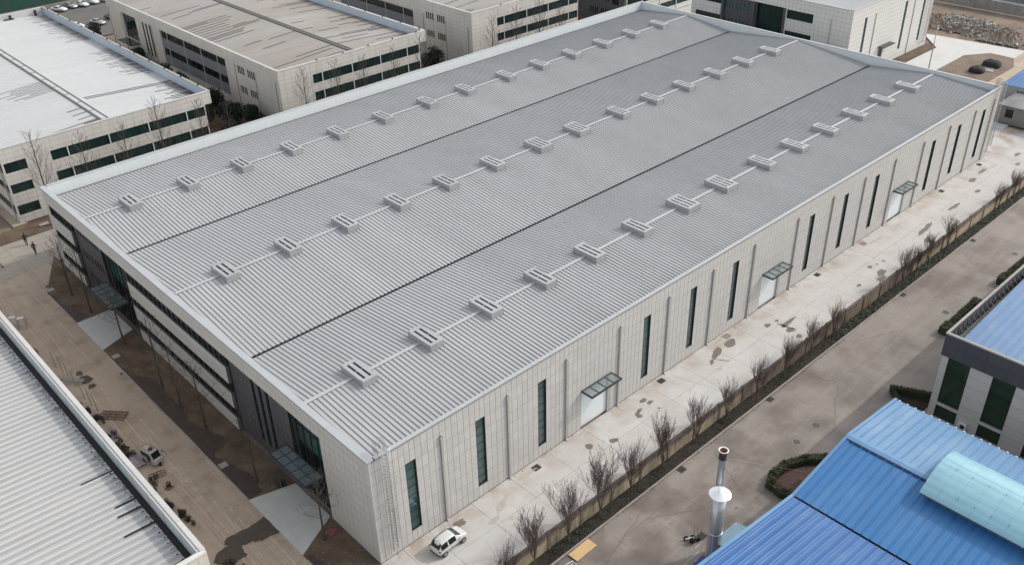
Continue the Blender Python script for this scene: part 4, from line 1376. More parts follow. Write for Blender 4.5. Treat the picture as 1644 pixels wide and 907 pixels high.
# ---- D: block behind the far end
D = thing('factory_building', 'tall pale factory block with dark entrance bay beyond the far end of the main roof', 'building', (137.8, 34.5, 0))
DX, DY, DT = 137.8, 34.5, 14.3
hd = [(142.7, 143.7, 4.9, 11.9), (159.0, 160.1, 1.9, 11.9), (167.3, 168.3, 1.9, 11.9), (150.6, 152.5, 0, 4.5)]
m1 = MB()
wall_with_holes(m1, 'y', DY, DY+.3, DX, 172.0, 0, DT-.05, hd)
wd = [(42.8, 48.8, 10.2, 12.0), (42.8, 48.8, 5.9, 7.8), (42.8, 48.8, 1.7, 3.4), (49.0, 64.4, 0, 12.15), (64.5, 71.1, 10.2, 12.0), (64.5, 71.1, 5.9, 7.9), (64.5, 71.1, 1.7, 3.4)]
wall_with_holes(m1, 'x', DX, DX+.3, DY+.3, 72.3, 0, DT-.05, wd)
m1.box(171.7, DY+.3, 0, 172, 72.3, DT-.05); m1.box(DX+.3, 72.0, 0, 171.7, 72.3, DT-.05)
m1.build('wall', 'fartile', D)
m1 = MB(); m1.box(DX+1.2, DY+.7, 0, 171, DY+.8, 12); m1.box(DX+1.6, DY+.81, 0, DX+1.7, 71.8, 12); m1.build('inner_partition', 'slot', D)
for a, b, c, d in hd[:3]: window(D, 'y', a, b, c, d, DY+.2, -1, 1, 6, gm='glass')
m1 = MB(); m1.box(150.65, DY+.2, 0, 152.45, DY+.24, 4.4); m1.build('door', 'frame', D)
m1 = MB(); m1.box(150.2, DY-1.3, 4.4, 155.0, DY-.001, 4.55); m1.build('canopy', 'frame', D)
for a, b, c, d in wd:
    if a == 49.0: continue
    for u, v in zip(lin(a, b, 1.5), lin(a, b, 1.5)[1:]): window(D, 'x', u+.001, v-.001, c, d, DX+.2, -1, gm='glass2')
# dark bay
dh = [(49.8, 56.0, 0, 12.1)]+[(u, u+.45, c, d) for u in (57.9, 58.8, 59.7, 60.6, 61.6, 62.4, 63.2, 63.9) for c, d in ((1.6, 3.4), (5.6, 7.6), (9.6, 11.6))]
m1 = MB(); wall_with_holes(m1, 'x', DX+.4, DX+.7, 49.0, 64.4, 0, 12.15, dh); m1.build('dark_wall', 'fardark', D)
for h in dh[1:]: window(D, 'x', *h, DX+.48, -1, gm='glass', fw=.04)
for u, v in zip(lin(49.8, 56.0, 1.25), lin(49.8, 56.0, 1.25)[1:]):
    for c, d in ((0.05, 4), (4, 8), (8, 12.1)): window(D, 'x', u+.001, v-.001, c, d-.001, DX+1.0, -1, gm='glass2')
for y_ in (56.6, 64.3, 49.3):
    m1 = MB(); m1.box(DX-.12, y_-.25, 0, DX+.39, y_+.25, 12.15); m1.build('pier', 'dark', D)
m1 = MB(); m1.box(DX-.1, 38.8, 0, DX-.001, 39.0, 11.9); m1.build('downpipe', 'pipe', D)
for x_ in (147, 163.3): 
    m1 = MB(); m1.box(x_-.1, DY-.12, 0, x_+.1, DY-.001, 12); m1.build('downpipe', 'pipe', D)
coping_run(D, 'y', DY-.06, DY+.3, DX, 172, DT, 5); coping_run(D, 'x', DX-.06, DX+.3, DY+.31, 72.3, DT, 5)
n = int((171.5-138.2)/.6)
me = sheet_mesh('roof_sheet', 0, .6, DY+.35, 13.4, 53.4, 14.1, 'flash', .06, .08).mesh('roof_sheet', 'whiteroof')
for i in range(n): inst(me, 'roof_sheet', D, (138.15+i*.6, 0, 0))
me = sheet_mesh('roof_sheet', 0, .6, 72.0, 13.4, 53.4, 14.1, 'flash', .06, .08).mesh('roof_sheet', 'whiteroof')
for i in range(n): inst(me, 'roof_sheet', D, (138.15+i*.6, 0, 0))
tl = ladder(170.0, DY, 14.2, 'caged ladder on the far pale block beside its last window slit')

# ---- K: dark-sided block behind C
K = thing('factory_building', 'block with dark tiled side beyond the far left corner of the main roof', 'building', (137.8, 91.5, 0))
m1 = MB(); kh = [(138.9, 170, 4.3, 6.1), (138.9, 170, 1.2, 2.6), (138.9, 170, 8.2, 9.8)]
wall_with_holes(m1, 'y', 91.5, 91.8, 138.6, 171, 0, 12, kh); m1.build('wall', 'fartile', K)
kd = [(u, u+.4, c, d) for u in (96.2, 96.9, 97.6, 98.3, 99.6, 100.3, 101.0, 101.7) for c, d in ((1.4, 3.1), (4.9, 6.6), (8.5, 10))]
kd += [(93.2, 95.2, 0, 3.4), (93.2, 95.2, 4.6, 9)]
m1 = MB(); wall_with_holes(m1, 'x', 137.8, 138.1, 91.9, 125, 0, 12, kd); m1.box(137.8, 91.45, 0, 138.6, 91.899, 12); m1.build('dark_wall', 'fardark', K)
for h in kd: window(K, 'x', *h, 137.87, -1, gm='glassdark', fw=.03)
for a, b, c, d in kh:
    for u, v in zip(lin(a, b, 1.5), lin(a, b, 1.5)[1:]): window(K, 'y', u+.001, v-.001, c, d, 91.7, -1, gm='glass2')
for x_ in (144.4, 151.0, 157.5):
    m1 = MB(); m1.box(x_-.1, 91.4, 0, x_+.1, 91.8-.02, 6.2); m1.build('pier', 'white', K)
m1 = MB(); m1.box(138.2, 92.0, 11.6, 170.8, 125, 11.9); m1.box(138.2, 92, .0, 138.3, 124, 11.59); m1.box(138.4, 92.0, 0, 170, 92.1, 11.59); m1.build('roof', 'soot', K)
m1 = MB(); m1.box(139, 86.5, 0, 171, 91.3, .05); o = m1.build('path', 'ramp'); o['kind'] = 'structure'
sheet('soil_strip', [(150, 82), (171, 82), (171, 86.4), (150, 86.4)], .01, 'soil')
t = thing('trailer', 'small white flatbed trailer parked between the far blocks', 'trailer', (160.0, 80, 0))
m1 = MB(); m1.box(158.6, 78.5, .6, 161.4, 82, .8); m1.box(158.6, 78.5, .8, 158.7, 82, 1.2); m1.box(161.3, 78.5, .8, 161.4, 82, 1.2); m1.build('bed', 'white', t)
for a_ in (158.7, 161.3):
    m1 = MB(); m1.tube((a_-.1, 80, .35), (a_+.1, 80, .35), .35, None, 12); m1.build('wheel', 'tyre', t)

# ---- E: white roof lower left
EX0, EX1, EY0, EY1, ET = -60.0, -13.8, 1.6, 75.0, 11.0
Eb = thing('factory_building', 'industrial block with dirty white ribbed roof filling the lower left corner', 'building', (EX1, EY0, 0))
m1 = MB()
m1.box(EX0, EY0, 0, EX1, EY0+.5, ET-.05)
m1.box(EX1-.5, EY0+.5, 0, EX1, EY1, ET-.05)
m1.box(EX0, EY1, 0, EX1-.5, EY1+.4, ET-.05)
m1.build('wall', 'farwall', Eb)
TE = tiles(Eb, 'wall_tile', 'y', EY0-.0125, lin(EX1-14, EX1, .8), [ET-.05-.8*k for k in range(6, -1, -1)], [], 'tile2', 'joint', -1)
place_tiles(TE, 100)
coping_run(Eb, 'y', EY0-.06, EY0+.32, EX0, EX1, ET, 4.0, 'tile2')
coping_run(Eb, 'x', EX1-.34, EX1+.06, EY0+.33, EY1, ET, 4.0, 'tile')
for a_, b_ in zip(lin(EY0+.5, EY1, 2.9), lin(EY0+.5, EY1, 2.9)[1:]):
    m1 = MB(); m1.box(EX1-.56, a_+.012, 9.5, EX1-.505, b_-.012, ET-.02)
    pl = m1.build('parapet_lining', 'lining' if 'lining' in M else M.setdefault('lining', mat('white_lining', (.52, .56, .57), .4, var=.05)) and 'lining', Eb)
    m2 = MB()
    for k in range(8): m2.box(EX1-.575, b_-.1, 9.58+k*.17, EX1-.56, b_-.05, 9.63+k*.17)
    m2.build('rivet', 'gutter', pl)
m1 = MB(); m1.box(EX1-1.2, EY0+.5, 9.2, EX1-.57, EY1, 9.34); m1.build('gutter_trough', 'gutter', Eb)
zE = lambda x: 9.55+(EX1-1.15-x)*.05
roof_strip(Eb, EX1-1.12, EX1-24, EY0+.5, EY1-.3, zE(EX1-1.12), zE(EX1-24), .78, 'oldroof', mid=1, rh=.08, rw=.15, seam=True, rib='ribwhite', seamm='seamgrey')
roof_strip(Eb, EX0, EX1-24, EY0+.5, EY1-.3, zE(EX1-1.12), zE(EX1-24), .78, 'oldroof', mid=1, rh=.08, rw=.15, seam=True, rib='ribwhite', seamm='seamgrey')
# dark marks at the gutter, long peeled ribs
m1 = MB()
for i in range(94):
    y = EY0+.5+.78*(i+1)-.1
    for q in range(2):
        xx = EX1-1.15-random.uniform(.05, .35); m1.box(xx-.04, y-.06, zE(xx)+.02, xx+.06, y+.01, zE(xx)+.085)
m1.build('sheet_end_stain', 'gutter', Eb, kind='stuff')
sooty(Eb, EX1-1.14, EY0+.8, EY1-1, zE, 170, -1, .9, 'softsoot')
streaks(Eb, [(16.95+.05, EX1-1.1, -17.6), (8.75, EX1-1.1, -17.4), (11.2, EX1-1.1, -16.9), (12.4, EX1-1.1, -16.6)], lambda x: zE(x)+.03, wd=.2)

# ---- F: blue roof lower right
F = thing('factory_building', 'workshop with faded sky-blue ribbed gable roof in the lower right corner', 'building', (35.2, -24, 0))
FY = -24.0; FY0 = -62
xV, zV, xRg, zRg, xEv, zEv = 26.6, 6.9, 35.2, 8.3, 44.4, 7.25
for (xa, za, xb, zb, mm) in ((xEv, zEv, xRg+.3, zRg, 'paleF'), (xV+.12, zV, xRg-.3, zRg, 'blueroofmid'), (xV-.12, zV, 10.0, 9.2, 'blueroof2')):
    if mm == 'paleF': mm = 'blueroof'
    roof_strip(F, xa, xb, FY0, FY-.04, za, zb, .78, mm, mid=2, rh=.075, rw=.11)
m1 = MB(); m1.box(xV-.14, FY0, zV-.4, xV+.14, FY-.25, zV-.12); m1.build('valley_gutter', 'gutter', F)
for s in (-1, 1):
    m1 = MB(); m1.prism([(xRg, zRg+.10), (xRg+s*.42, zRg+.045), (xRg+s*.42, zRg+.085), (xRg, zRg+.15)], 'y', FY0, FY); m1.build('ridge_cap', 'blueroof', F, fix=True)
m1 = MB(); m1.box(xRg-.62, FY0, zRg-.10, xRg-.46, FY-.5, zRg+.035); m1.build('ridge_shadow_strip', 'navy' if 'navy' in M else M.setdefault('navy', mat('navy_shadow', (.008, .02, .06), .8)) and 'navy', F)  # thin navy strip paints the shadow line below the ridge cap
# barge trim along the gable edge
for (xa, za, xb, zb) in ((xEv+.05, zEv, xRg, zRg+.05), (xV, zV, xRg, zRg+.05), (xV, zV, 10.0, 9.2)):
    m1 = MB(); c = Vector(((xa+xb)/2, FY-.02, (za+zb)/2+.02)); d = Vector((xb-xa, 0, zb-za)); hl = d.length/2
    m1.obox(c, d, (0, 1, 0), d.cross(Vector((0, 1, 0))), hl, .14, .09); m1.build('barge_board', 'blueroof', F, fix=True)
m1 = MB()
m1.prism([(10.2, 0), (44.2, 0), (44.2, 7.1), (35.2, 8.15), (26.6, 6.7), (10.2, 9.0)], 'y', FY-.2, FY-.45)
m1.box(44.0, FY0, 0, 44.2, FY-.46, 7.0); m1.box(10.2, FY0, 0, 10.4, FY-.46, 8.9); m1.build('wall', 'panel', F, fix=True)
m1 = MB()
for k in range(45): m1.box(xEv-.1, FY-.3-k*.78, zEv-.02, xEv+.08, FY-.5-k*.78, zEv+.06)
m1.build('eaves_closure', 'whiteroof', F, kind='stuff')
# curved skylight / ridge monitor
sk = []
NS = 9
for i in range(NS+1):
    t_ = i/NS
    x_ = 32.6+6.4*t_
    z_ = 8.75+1.25*math.sin(math.pi*min(1, t_*1.0)**.9*.5*1.25)*1.0
    sk.append((x_, z_))
sk = [(32.6, 8.75), (33.2, 9.15), (33.9, 9.5), (34.7, 9.78), (35.6, 9.95), (36.3, 10.0), (36.9, 9.97), (37.8, 9.72), (38.6, 9.35), (39.0, 9.1)]
sk2 = []
for (a_, b_) in zip(sk, sk[1:]):
    for q in range(3):
        t_ = q/3; sk2.append((a_[0]+(b_[0]-a_[0])*t_, a_[1]+(b_[1]-a_[1])*t_+.03*math.sin(math.pi*t_)))
sk = sk2+[sk[-1]]
bay = 1.35; yy = -31.9
SKY = F
mon = MB()
mon.box(33.2, FY0, 7.6, 33.3, -32.1, 8.9); mon.box(38.4, FY0, 7.6, 38.5, -32.1, 9.1)
mo = mon.build('monitor_wall', 'joint', F)
for k in range(14):
    m1 = MB(); n_ = len(sk)
    y0_, y1_ = yy-k*bay-bay+.004, yy-k*bay-.004
    vs = [(x_, y0_, z_) for x_, z_ in sk]+[(x_, y1_, z_) for x_, z_ in sk]+[(x_, y0_, z_-.04) for x_, z_ in sk]+[(x_, y1_, z_-.04) for x_, z_ in sk]
    fs = []
    for i in range(n_-1):
        fs += [(i, i+1, n_+i+1, n_+i), (2*n_+i, 3*n_+i, 3*n_+i+1, 2*n_+i+1)]
        fs += [(n_+i, n_+i+1, 3*n_+i+1, 3*n_+i), (i+1, i, 2*n_+i, 2*n_+i+1)]
    fs += [(0, n_, 3*n_, 2*n_), (n_-1, 3*n_-1, 4*n_-1, 2*n_-1)]
    m1.add(vs, fs, 0, False)
    m1.build('skylight_sheet', 'cyan', F, fix=True)
# screws on the skylight
m1 = MB()
for k in range(14):
    for i in (4, 13):
        x_, z_ = sk[i]; z_ += .01
        m1.box(x_-.025, yy-k*bay-.08, z_-.02, x_+.025, yy-k*bay-.03, z_+.02)
m1.build('screw', 'gutter', F, kind='stuff')
# lean-to awning and blue hut at its foot
aw = thing('awning', 'small pale-blue corrugated awning beside the chimneys', 'awning', (22.4, -21.2, 0))
me = sheet_mesh('roof_sheet', 0, .2, -22.9, 3.4, -20.5, 3.0, 'cyan', .06, .09).mesh('awning_sheet', 'awn' if 'awn' in M else M.setdefault('awn', mat('awning_sheet', (.38, .52, .60), .5, var=.05)) and 'awn')
for i in range(16): inst(me, 'awning_sheet', aw, (20.8+i*.2, 0, 0))
m1 = MB()
for x_ in (20.9, 23.9): m1.tube((x_, -20.6, 0), (x_, -20.6, 3.0), .04)
m1.build('post', 'steel', aw)
hut = thing('lean_to', 'low blue-roofed lean-to at the foot of the chimneys', 'lean-to', (18.7, -20.6, 0))
m1 = MB(); m1.add([(17.2, -19.9, 1.2), (20.3, -19.9, 1.2), (20.3, -23, 2.2), (17.2, -23, 2.2), (17.2, -19.9, 1.14), (20.3, -19.9, 1.14), (20.3, -23, 2.14), (17.2, -23, 2.14)],
                  [(0, 3, 2, 1), (4, 5, 6, 7), (0, 1, 5, 4), (1, 2, 6, 5), (2, 3, 7, 6), (3, 0, 4, 7)]); m1.build('roof', 'deepblue' if 'deepblue' in M else M.setdefault('deepblue', mat('deep_blue_sheet', (.02, .05, .28), .4)) and 'deepblue', hut)
m1 = MB(); m1.box(17.4, -22.9, 0, 20.1, -20.1, 1.13); m1.build('wall', 'panel', hut)
rl = thing('safety_railing', 'white metal railing beside the base of the big chimney', 'railing', (20, -19.4, 0))
m1 = MB()
for x_ in (18.9, 19.9, 20.9):
    m1.tube((x_, -19.3, 0), (x_, -19.3, 1.9), .03)
for z_ in (1.0, 1.9): m1.tube((18.9, -19.3, z_), (20.9, -19.3, z_), .025)
m1.build('rail', 'white', rl)

# chimneys
ch = thing('chimney', 'thick bright steel chimney with a wide white cone cap', 'chimney', (21.0, -20.4, 0))
m1 = MB(); m1.lathe((21.0, -20.4, 0), [(.60, 0), (.60, 3.9)], 26); m1.build('lower_flue', 'chimney', ch)
m1 = MB(); m1.lathe((21.0, -20.4, 0), [(.60, 3.9), (.66, 3.92), (.66, 4.08), (.60, 4.1)], 26); m1.build('collar', 'chimney', ch)
m1 = MB(); m1.lathe((21.0, -20.4, 0), [(.6, 4.1), (.6, 8.2), (.52, 8.2), (.52, 7.2)], 26); m1.build('upper_flue', 'chimney', ch)
m1 = MB(); m1.lathe((21.0, -20.4, 0), [(.94, 8.42), (.9, 8.44), (.04, 8.86), (.001, 8.92)], 28, 0, False); m1.lathe((21.0, -20.4, 0), [(.001, 8.8), (.93, 8.41)], 28, 0, False); m1.build('cone_cap', 'capwhite' if 'capwhite' in M else M.setdefault('capwhite', mat('cap_white_metal', (.80, .82, .83), .3, .3)) and 'capwhite', ch)
m1 = MB()
for a in range(3):
    an = a*2.1; m1.tube((21+.55*math.cos(an), -20.4+.55*math.sin(an), 8.1), (21+.7*math.cos(an), -20.4+.7*math.sin(an), 8.5), .02)
m1.build('bracket', 'steel', ch)
c2 = thing('chimney', 'slim corrugated steel flue with a rusty open top and guy wires', 'chimney', (22.0, -19.6, 0))
pr = [(.30, 0)]
z_ = 2
while z_ < 11.2: pr += [(.30, z_), (.275, z_+.06)]; z_ += .12
pr += [(.30, 11.2)]
m1 = MB(); m1.lathe((22.0, -19.6, 0), pr, 18); m1.build('flue', 'chimney', c2)
m1 = MB(); m1.lathe((22.0, -19.6, 0), [(.33, 11.2), (.33, 11.65), (.28, 11.65), (.28, 11.2)], 18); m1.build('blackened_collar', 'gutter', c2)
m1 = MB(); m1.lathe((22.0, -19.6, 0), [(.20, 11.6), (.40, 12.0), (.42, 12.08), (.34, 12.06), (.16, 11.7)], 18); m1.build('rusty_rim', 'rust', c2)
m1 = MB(); m1.lathe((22.0, -19.6, 0), [(.42, 12.085), (.44, 12.12), (.36, 12.13), (.34, 12.07)], 18); m1.build('rim_edge', 'capwhite', c2)
for e in ((31, -12.6), (17, -13), (37, -20), (14, -24.5)):
    m1 = MB(); m1.tube((22.0, -19.6, 11.3), (e[0], e[1], 0 if e[1] > -24 else 8.6), .012, None, 3); m1.build('guy_wire', 'steel', c2)

# ---- G: dark parapet building right
GX, GY, GT = 52.9, -24.3, 11.0
Gb = thing('office_building', 'panelled building with slate-dark parapet and pale blue roof at the right edge', 'building', (GX, GY, 0))
gw = []
for k in range(6):
    y1_ = GY-.7-4.4*k
    gw += [(y1_-2.2, y1_, 2.75, 8.4), (y1_-2.2, y1_, .85, 2.35)]
m1 = MB(); wall_with_holes(m1, 'x', GX, GX+.3, -54, GY-.001, 0, 8.4, gw)
m1.box(GX+.3, GY-.3, 0, 96, GY, 8.4); m1.build('wall_core', 'joint', Gb)
m1 = MB(); m1.box(GX-.12, -54, 8.4, GX+.25, GY+.1, GT-.05); m1.box(GX+.25, GY-.25, 8.4, 96, GY+.1, GT-.05); m1.build('parapet_core', 'darkjoint', Gb)
usg = breaks([-54, GY]+[v for g_ in gw for v in g_[:2]], 2.2)
TG = tiles(Gb, 'wall_panel', 'x', GX-.012, usg, [0, .85, 1.7, 2.35, 3.5, 4.75, 6.0, 7.2, 8.38], gw, 'panel', 'joint', -1, .03, th=.011)
TG = [t_ for t_ in TG]
place_tiles(TG, 200)
TG = tiles(Gb, 'parapet_panel', 'x', GX-.15, lin(-54, GY+.1, 2.2), [8.36, 9.65, 10.93], [], 'slate', 'darkjoint', -1, .025)
place_tiles(TG, 100)
for a, b, c, d in gw: window(Gb, 'x', a, b, c, d, GX+.2, -1, 1 if d > 5 else 2, 3 if d > 5 else 1, gm='glassG' if 'glassG' in M else M.setdefault('glassG', mat('dark_green_glass', (.006, .028, .018), .05, 0, .8, var=.5, nscale=.5)) and 'glassG', fw=.035)
m1 = MB(); m1.box(GX+.9, -53, 0, GX+1, GY-.5, 8.3); m1.build('inner_partition', 'slot', Gb)
coping_run(Gb, 'x', GX-.19, GX+.12, -54, GY+.15, GT, 4, 'stonegrey'); coping_run(Gb, 'y', GY-.1, GY+.15, GX+.13, 96, GT, 4, 'stonegrey')
m1 = MB()
for k in range(42):
    x_ = GX+1+k*1.0
    m1.tube((x_, GY-.32, 9.6), (x_, GY-.32, 10.9), .04, None, 4)
    m1.tube((x_, GY-.34, 10.8), (x_+.45, GY-.9, 9.75), .03, None, 4)
    m1.tube((x_+.5, GY-.28, 9.6), (x_+.5, GY-.28, 10.9), .03, None, 4)
m1.build('parapet_brace', 'bracegrey' if 'bracegrey' in M else M.setdefault('bracegrey', mat('brace_grey', (.17, .165, .16), .7)) and 'bracegrey', Gb, kind='stuff')
m1 = MB(); m1.box(GX+.26, GY-.27, 9.43, 96, GY-.252, 10.9); m1.build('parapet_lining', 'darkjoint', Gb)
m1 = MB(); m1.box(GX+.25, -54, 9.2, GX+1.9, GY-.25, 9.4); m1.box(GX+1.9, GY-.9, 9.2, 96, GY-.25, 9.42); m1.build('gutter_trough', 'soot', Gb)
me = sheet_mesh('roof_sheet', 0, .82, GX+1.5, 9.5, GX+22, 10.7, 'paleblue', .11, .16, axis='y', mid=0).mesh('roof_sheet', 'paleblue')
for k in range(36): inst(me, 'roof_sheet', Gb, (random.choice((0, .0, .12, -.12)), GY-.8-.82*(k+1), 0))
me = sheet_mesh('roof_sheet', 0, .82, 96, 9.5, GX+22, 10.7, 'paleblue', .11, .16, axis='y', mid=0).mesh('roof_sheet', 'paleblue')
for k in range(36): inst(me, 'roof_sheet', Gb, (0, GY-.8-.82*(k+1), 0))
ac = thing('air_conditioner', 'white outdoor air-conditioning unit on the panel wall above the blue roof', 'air conditioner', (GX-.25, -28.0, 1.2))
m1 = MB(); m1.box(GX-.42, -28.45, 1.1, GX-.08, -27.6, 1.75); m1.build('casing', 'white', ac)
m1 = MB(); m1.tube((GX-.425, -28.1, 1.42), (GX-.45, -28.1, 1.42), .25, None, 18); m1.build('fan_grille', 'gutter', ac)
m1 = MB(); m1.box(GX-.42, -28.4, 1.0, GX-.03, -28.3, 1.09); m1.box(GX-.42, -27.75, 1.0, GX-.03, -27.65, 1.09); m1.build('bracket', 'steel', ac)


# ------------------------------------------------------------------ hedges
def hedge(path, w_, h, label, box=True):
    mb = MB(); ln = MB()
    for (a, b) in zip(path, path[1:]):
        a = Vector((a[0], a[1], 0)); b = Vector((b[0], b[1], 0)); d = b-a
        mb.obox(((a+b)/2+Vector((0, 0, h/2-.04))), d, Vector((-d.y, d.x, 0)), (0, 0, 1), d.length/2+w_*.3, w_/2-.06, h/2-.05)
        n = int(d.length*w_*260)
        dn = d.normalized(); nn = Vector((-dn.y, dn.x, 0))
        for k in range(n):
            u = random.uniform(-w_*.35, d.length+w_*.35); v = random.uniform(-w_/2, w_/2); z_ = random.uniform(.05, h)
            f = random.random()
            if f < .5: z_ = h+random.gauss(0, .03)
            elif f < .95: v = math.copysign(w_/2+random.gauss(0, .03), v)
            c = a+dn*u+nn*v+Vector((0, 0, z_))
            p = Vector((random.gauss(0, 1), random.gauss(0, 1), random.gauss(0, .6))).normalized(); q = p.cross(Vector((random.gauss(0, 1), random.gauss(0, 1), 1))).normalized()
            s = random.uniform(.05, .11)
            ln.add([c-p*s, c+q*s*.6, c+p*s, c-q*s*.6], [(0, 1, 2, 3)])
    k = len(mb.v); mb.add(ln.v, ln.f, 0)
    o = mb.build('clipped_hedge', 'hedge', loc=(path[0][0], path[0][1], 0))
    tag(o, label, 'hedge')
    return o


arc = [(33.0, -22.6), (32.5, -20.2), (32.7, -18.7), (34.0, -18.15), (36.0, -18.25), (38.0, -19.1), (39.7, -20.5), (40.4, -22.4)]
hedge(arc, .8, .8, 'clipped hedge curving round a soil bed beside the blue roof edge')
sheet('planting_soil', [(33.2, -23.5), (32.9, -20), (33.3, -18.8), (34.4, -18.5), (36, -18.6), (37.8, -19.4), (39.4, -20.8), (40, -23.5)], .05, 'redsoil' if 'redsoil' in M else M.setdefault('redsoil', mat('reddish_litter', (.085, .05, .04), .95, var=.4, nscale=3, fine=.3)) and 'redsoil')
hedge([(54.6, -19.6), (56.3, -23.2)], .55, .85, 'low hedge end framing the dark bed by the grey panelled building')
hedge([(54.4, -19.7), (51.2, -23.4)], .4, .8, 'thin hedge edge of the dark bed between the blue roof and the panelled building')
sheet('planting_soil', [(54.6, -19.8), (56.2, -23.6), (51, -23.7)], .05, 'bed')
hedge([(69.2, -18.55), (70.2, -18.6)], 1.1, 1.05, 'square clipped hedge block at the near end of the long dark hedge')
hedge([(70.9, -18.6), (77.0, -18.5)], .85, .9, 'long dark clipped hedge beside the parapet of the pale blue roof')
hedge([(77.4, -18.55), (78.0, -18.55)], 1.1, .95, 'square clipped hedge block at the far end of the long dark hedge')
hedge([(85.0, -18.7), (86.0, -18.7)], 1.2, 1.1, 'clipped hedge block farther along the road at the right edge')
hedge([(87.0, -18.7), (93.0, -18.7)], .9, .9, 'clipped hedge row farther along the road at the right edge')
sheet('verge', [(44.8, -24.2), (44.8, -18.65), (138, -18.65), (138, -24.1)], .012, 'road')


# ------------------------------------------------------------------ bare street trees
def tree_mesh(seed, h=9.5, spread=1.0, r0=.165):
    rs = random.Random(seed)
    tr = MB(); br = MB()
    p = Vector((0, 0, 0)); n = 8; r = r0
    lean = Vector((rs.gauss(0, .015), rs.gauss(0, .015), 1)).normalized()
    pts = [p]
    for i in range(n):
        q = p+(lean+Vector((rs.gauss(0, .02), rs.gauss(0, .02), 0))).normalized()*(h/n)
        r1 = r0*(1-(i+1)/n*.88)
        tr.tube(p, q, r, r1, 6, 0, False); p = q; r = r1; pts.append(p)

    def tw(p, d, L_, r, lvl):
        k = 3
        for i in range(k):
            d2 = (d+Vector((rs.gauss(0, .09), rs.gauss(0, .09), .10))).normalized()
            q = p+d2*L_/k
            br.tube(p, q, max(r, .009), max(r*.72, .0075), 3, 0, False)
            if lvl < 2:
                for _ in range(2 if lvl == 0 else 1):
                    a = rs.uniform(0, 6.28)
                    tw(q, (d2+Vector((math.cos(a), math.sin(a), .4))*.6).normalized(), L_*rs.uniform(.3, .55), r*.55, lvl+1)
            p, d, r = q, d2, r*.72
    m = int(26)
    for i in range(m):
        t_ = .30+.68*i/m
        idx = t_*n; a_ = int(idx); f = idx-a_
        b = pts[a_].lerp(pts[min(n, a_+1)], f)
        an = i*2.4+rs.uniform(-.4, .4)
        up = rs.uniform(.45, .9)
        L_ = h*(.30*(1-t_)+.06)*rs.uniform(.8, 1.25)*spread
        tw(b, Vector((math.cos(an), math.sin(an), up)).normalized(), L_, .030*(1.25-t_), 0)
    return tr, br


TM = []
for s in (1, 2, 3, 4, 5):
    a, b = tree_mesh(s*7)
    TM.append((a.mesh('trunk', 'bark2'), b.mesh('branches', 'bark2')))
BP = []
for me in TM:
    c = me[1].copy(); c.materials.clear(); c.materials.append(M['barkpale']); BP.append(c)


def tree(x, y, k, i, label, group, pale=False, hs=1.0):
    t = thing('bare_tree', label, 'tree', (x, y, 0), random.uniform(0, 6.28), group)
    t.scale = (hs*(.72 if y > 80 else .95), hs*(.72 if y > 80 else .95), hs)
    inst(TM[i % 5][0], 'trunk', t, (x, y, 0)); inst((BP if pale else TM_B)[i % 5] if pale else TM[i % 5][1], 'branches', t, (x, y, 0))


TM_B = None
ls = ['past the street junction', 'beyond the farther entrance', 'at the farther entrance ramp', 'just before the farther entrance ramp, leaning over the band windows', 'before the middle of the window bands',
      'in front of the middle window bands', 'where the dark soil widens', 'before the dark slit windows', 'nearest the camera beside the nearer entrance ramp']
for i, (x, y) in enumerate([(-2.4, 65.3), (-2.2, 59.4), (-2.1, 49.5), (-2.6, 38.1), (-2.7, 33.3), (-2.4, 28.2), (-2.6, 17.2), (-2.1, 5.9)]):
    hs = [.98, .95, .95, 1.02, .88, .92, .95, .85][i]
    tree(x, y, 1, i, 'tall bare tree in the shaded soil strip, %s' % ([ls[0], ls[1], ls[2], ls[4], ls[5], ls[6], ls[7], ls[8]][i]), 'bare trees along the shaded facade', i in (4, 7), hs)
for i, (x, hs) in enumerate([(3.8, 1.55), (10.3, 1.35), (16.6, 1.3), (22.6, 1.55), (29.3, 1.35), (34.0, 1.1)]):
    tree(x, 87.5, 1, i+1, 'bare tree before the white-roofed block, %s from its left corner' % ORD[i], 'bare trees before the far blocks', False, hs)
for i, (x, hs) in enumerate([(48.9, 1.35), (55.7, 1.35), (61.6, 1.3), (68.3, 1.3), (74.5, 1.35)]):
    tree(x, 87.5, 1, i, 'bare tree before the brown-roofed block, %s from its left corner' % ORD[i], 'bare trees before the far blocks', False, hs)
for i, (x, hs) in enumerate([(92.7, 1.35), (99.4, 1.4), (106.2, 1.45), (112.2, 1.2)]):
    tree(x, 87.5, 1, i+2, 'bare tree before the top centre block, %s from its left corner' % ORD[i], 'bare trees before the far blocks', False, hs)
for i, (x, y) in enumerate([(39.9, 217.0), (46.6, 216.5), (60, 200.5)]):
    tree(x, y, 1, i, ['bare sapling before the green hoarding at the far left', 'bare sapling before the green hoarding nearer the parked cars', 'bare tree between the two rows of parked cars'][i], None, False, .8)


# evergreens between blocks
def evergreen(x, y, r, h, label, n=2600):
    t = thing('evergreen_tree', label, 'tree', (x, y, 0))
    m1 = MB(); m1.tube((x, y, 0), (x, y, h*.6), .12, .06, 6); m1.build('trunk', 'bark2', t)
    mb = MB()
    for k in range(9):
        a = random.uniform(0, 6.28); rr = random.uniform(0, r*.55)
        cz = h*random.uniform(.35, .8)
        q = r*random.uniform(.4, .65)
        leafmass(mb, x+rr*math.cos(a), y+rr*math.sin(a), cz, q, q, q*.9, n//9, .2, .3)
    mb.build('crown', 'ever', t)


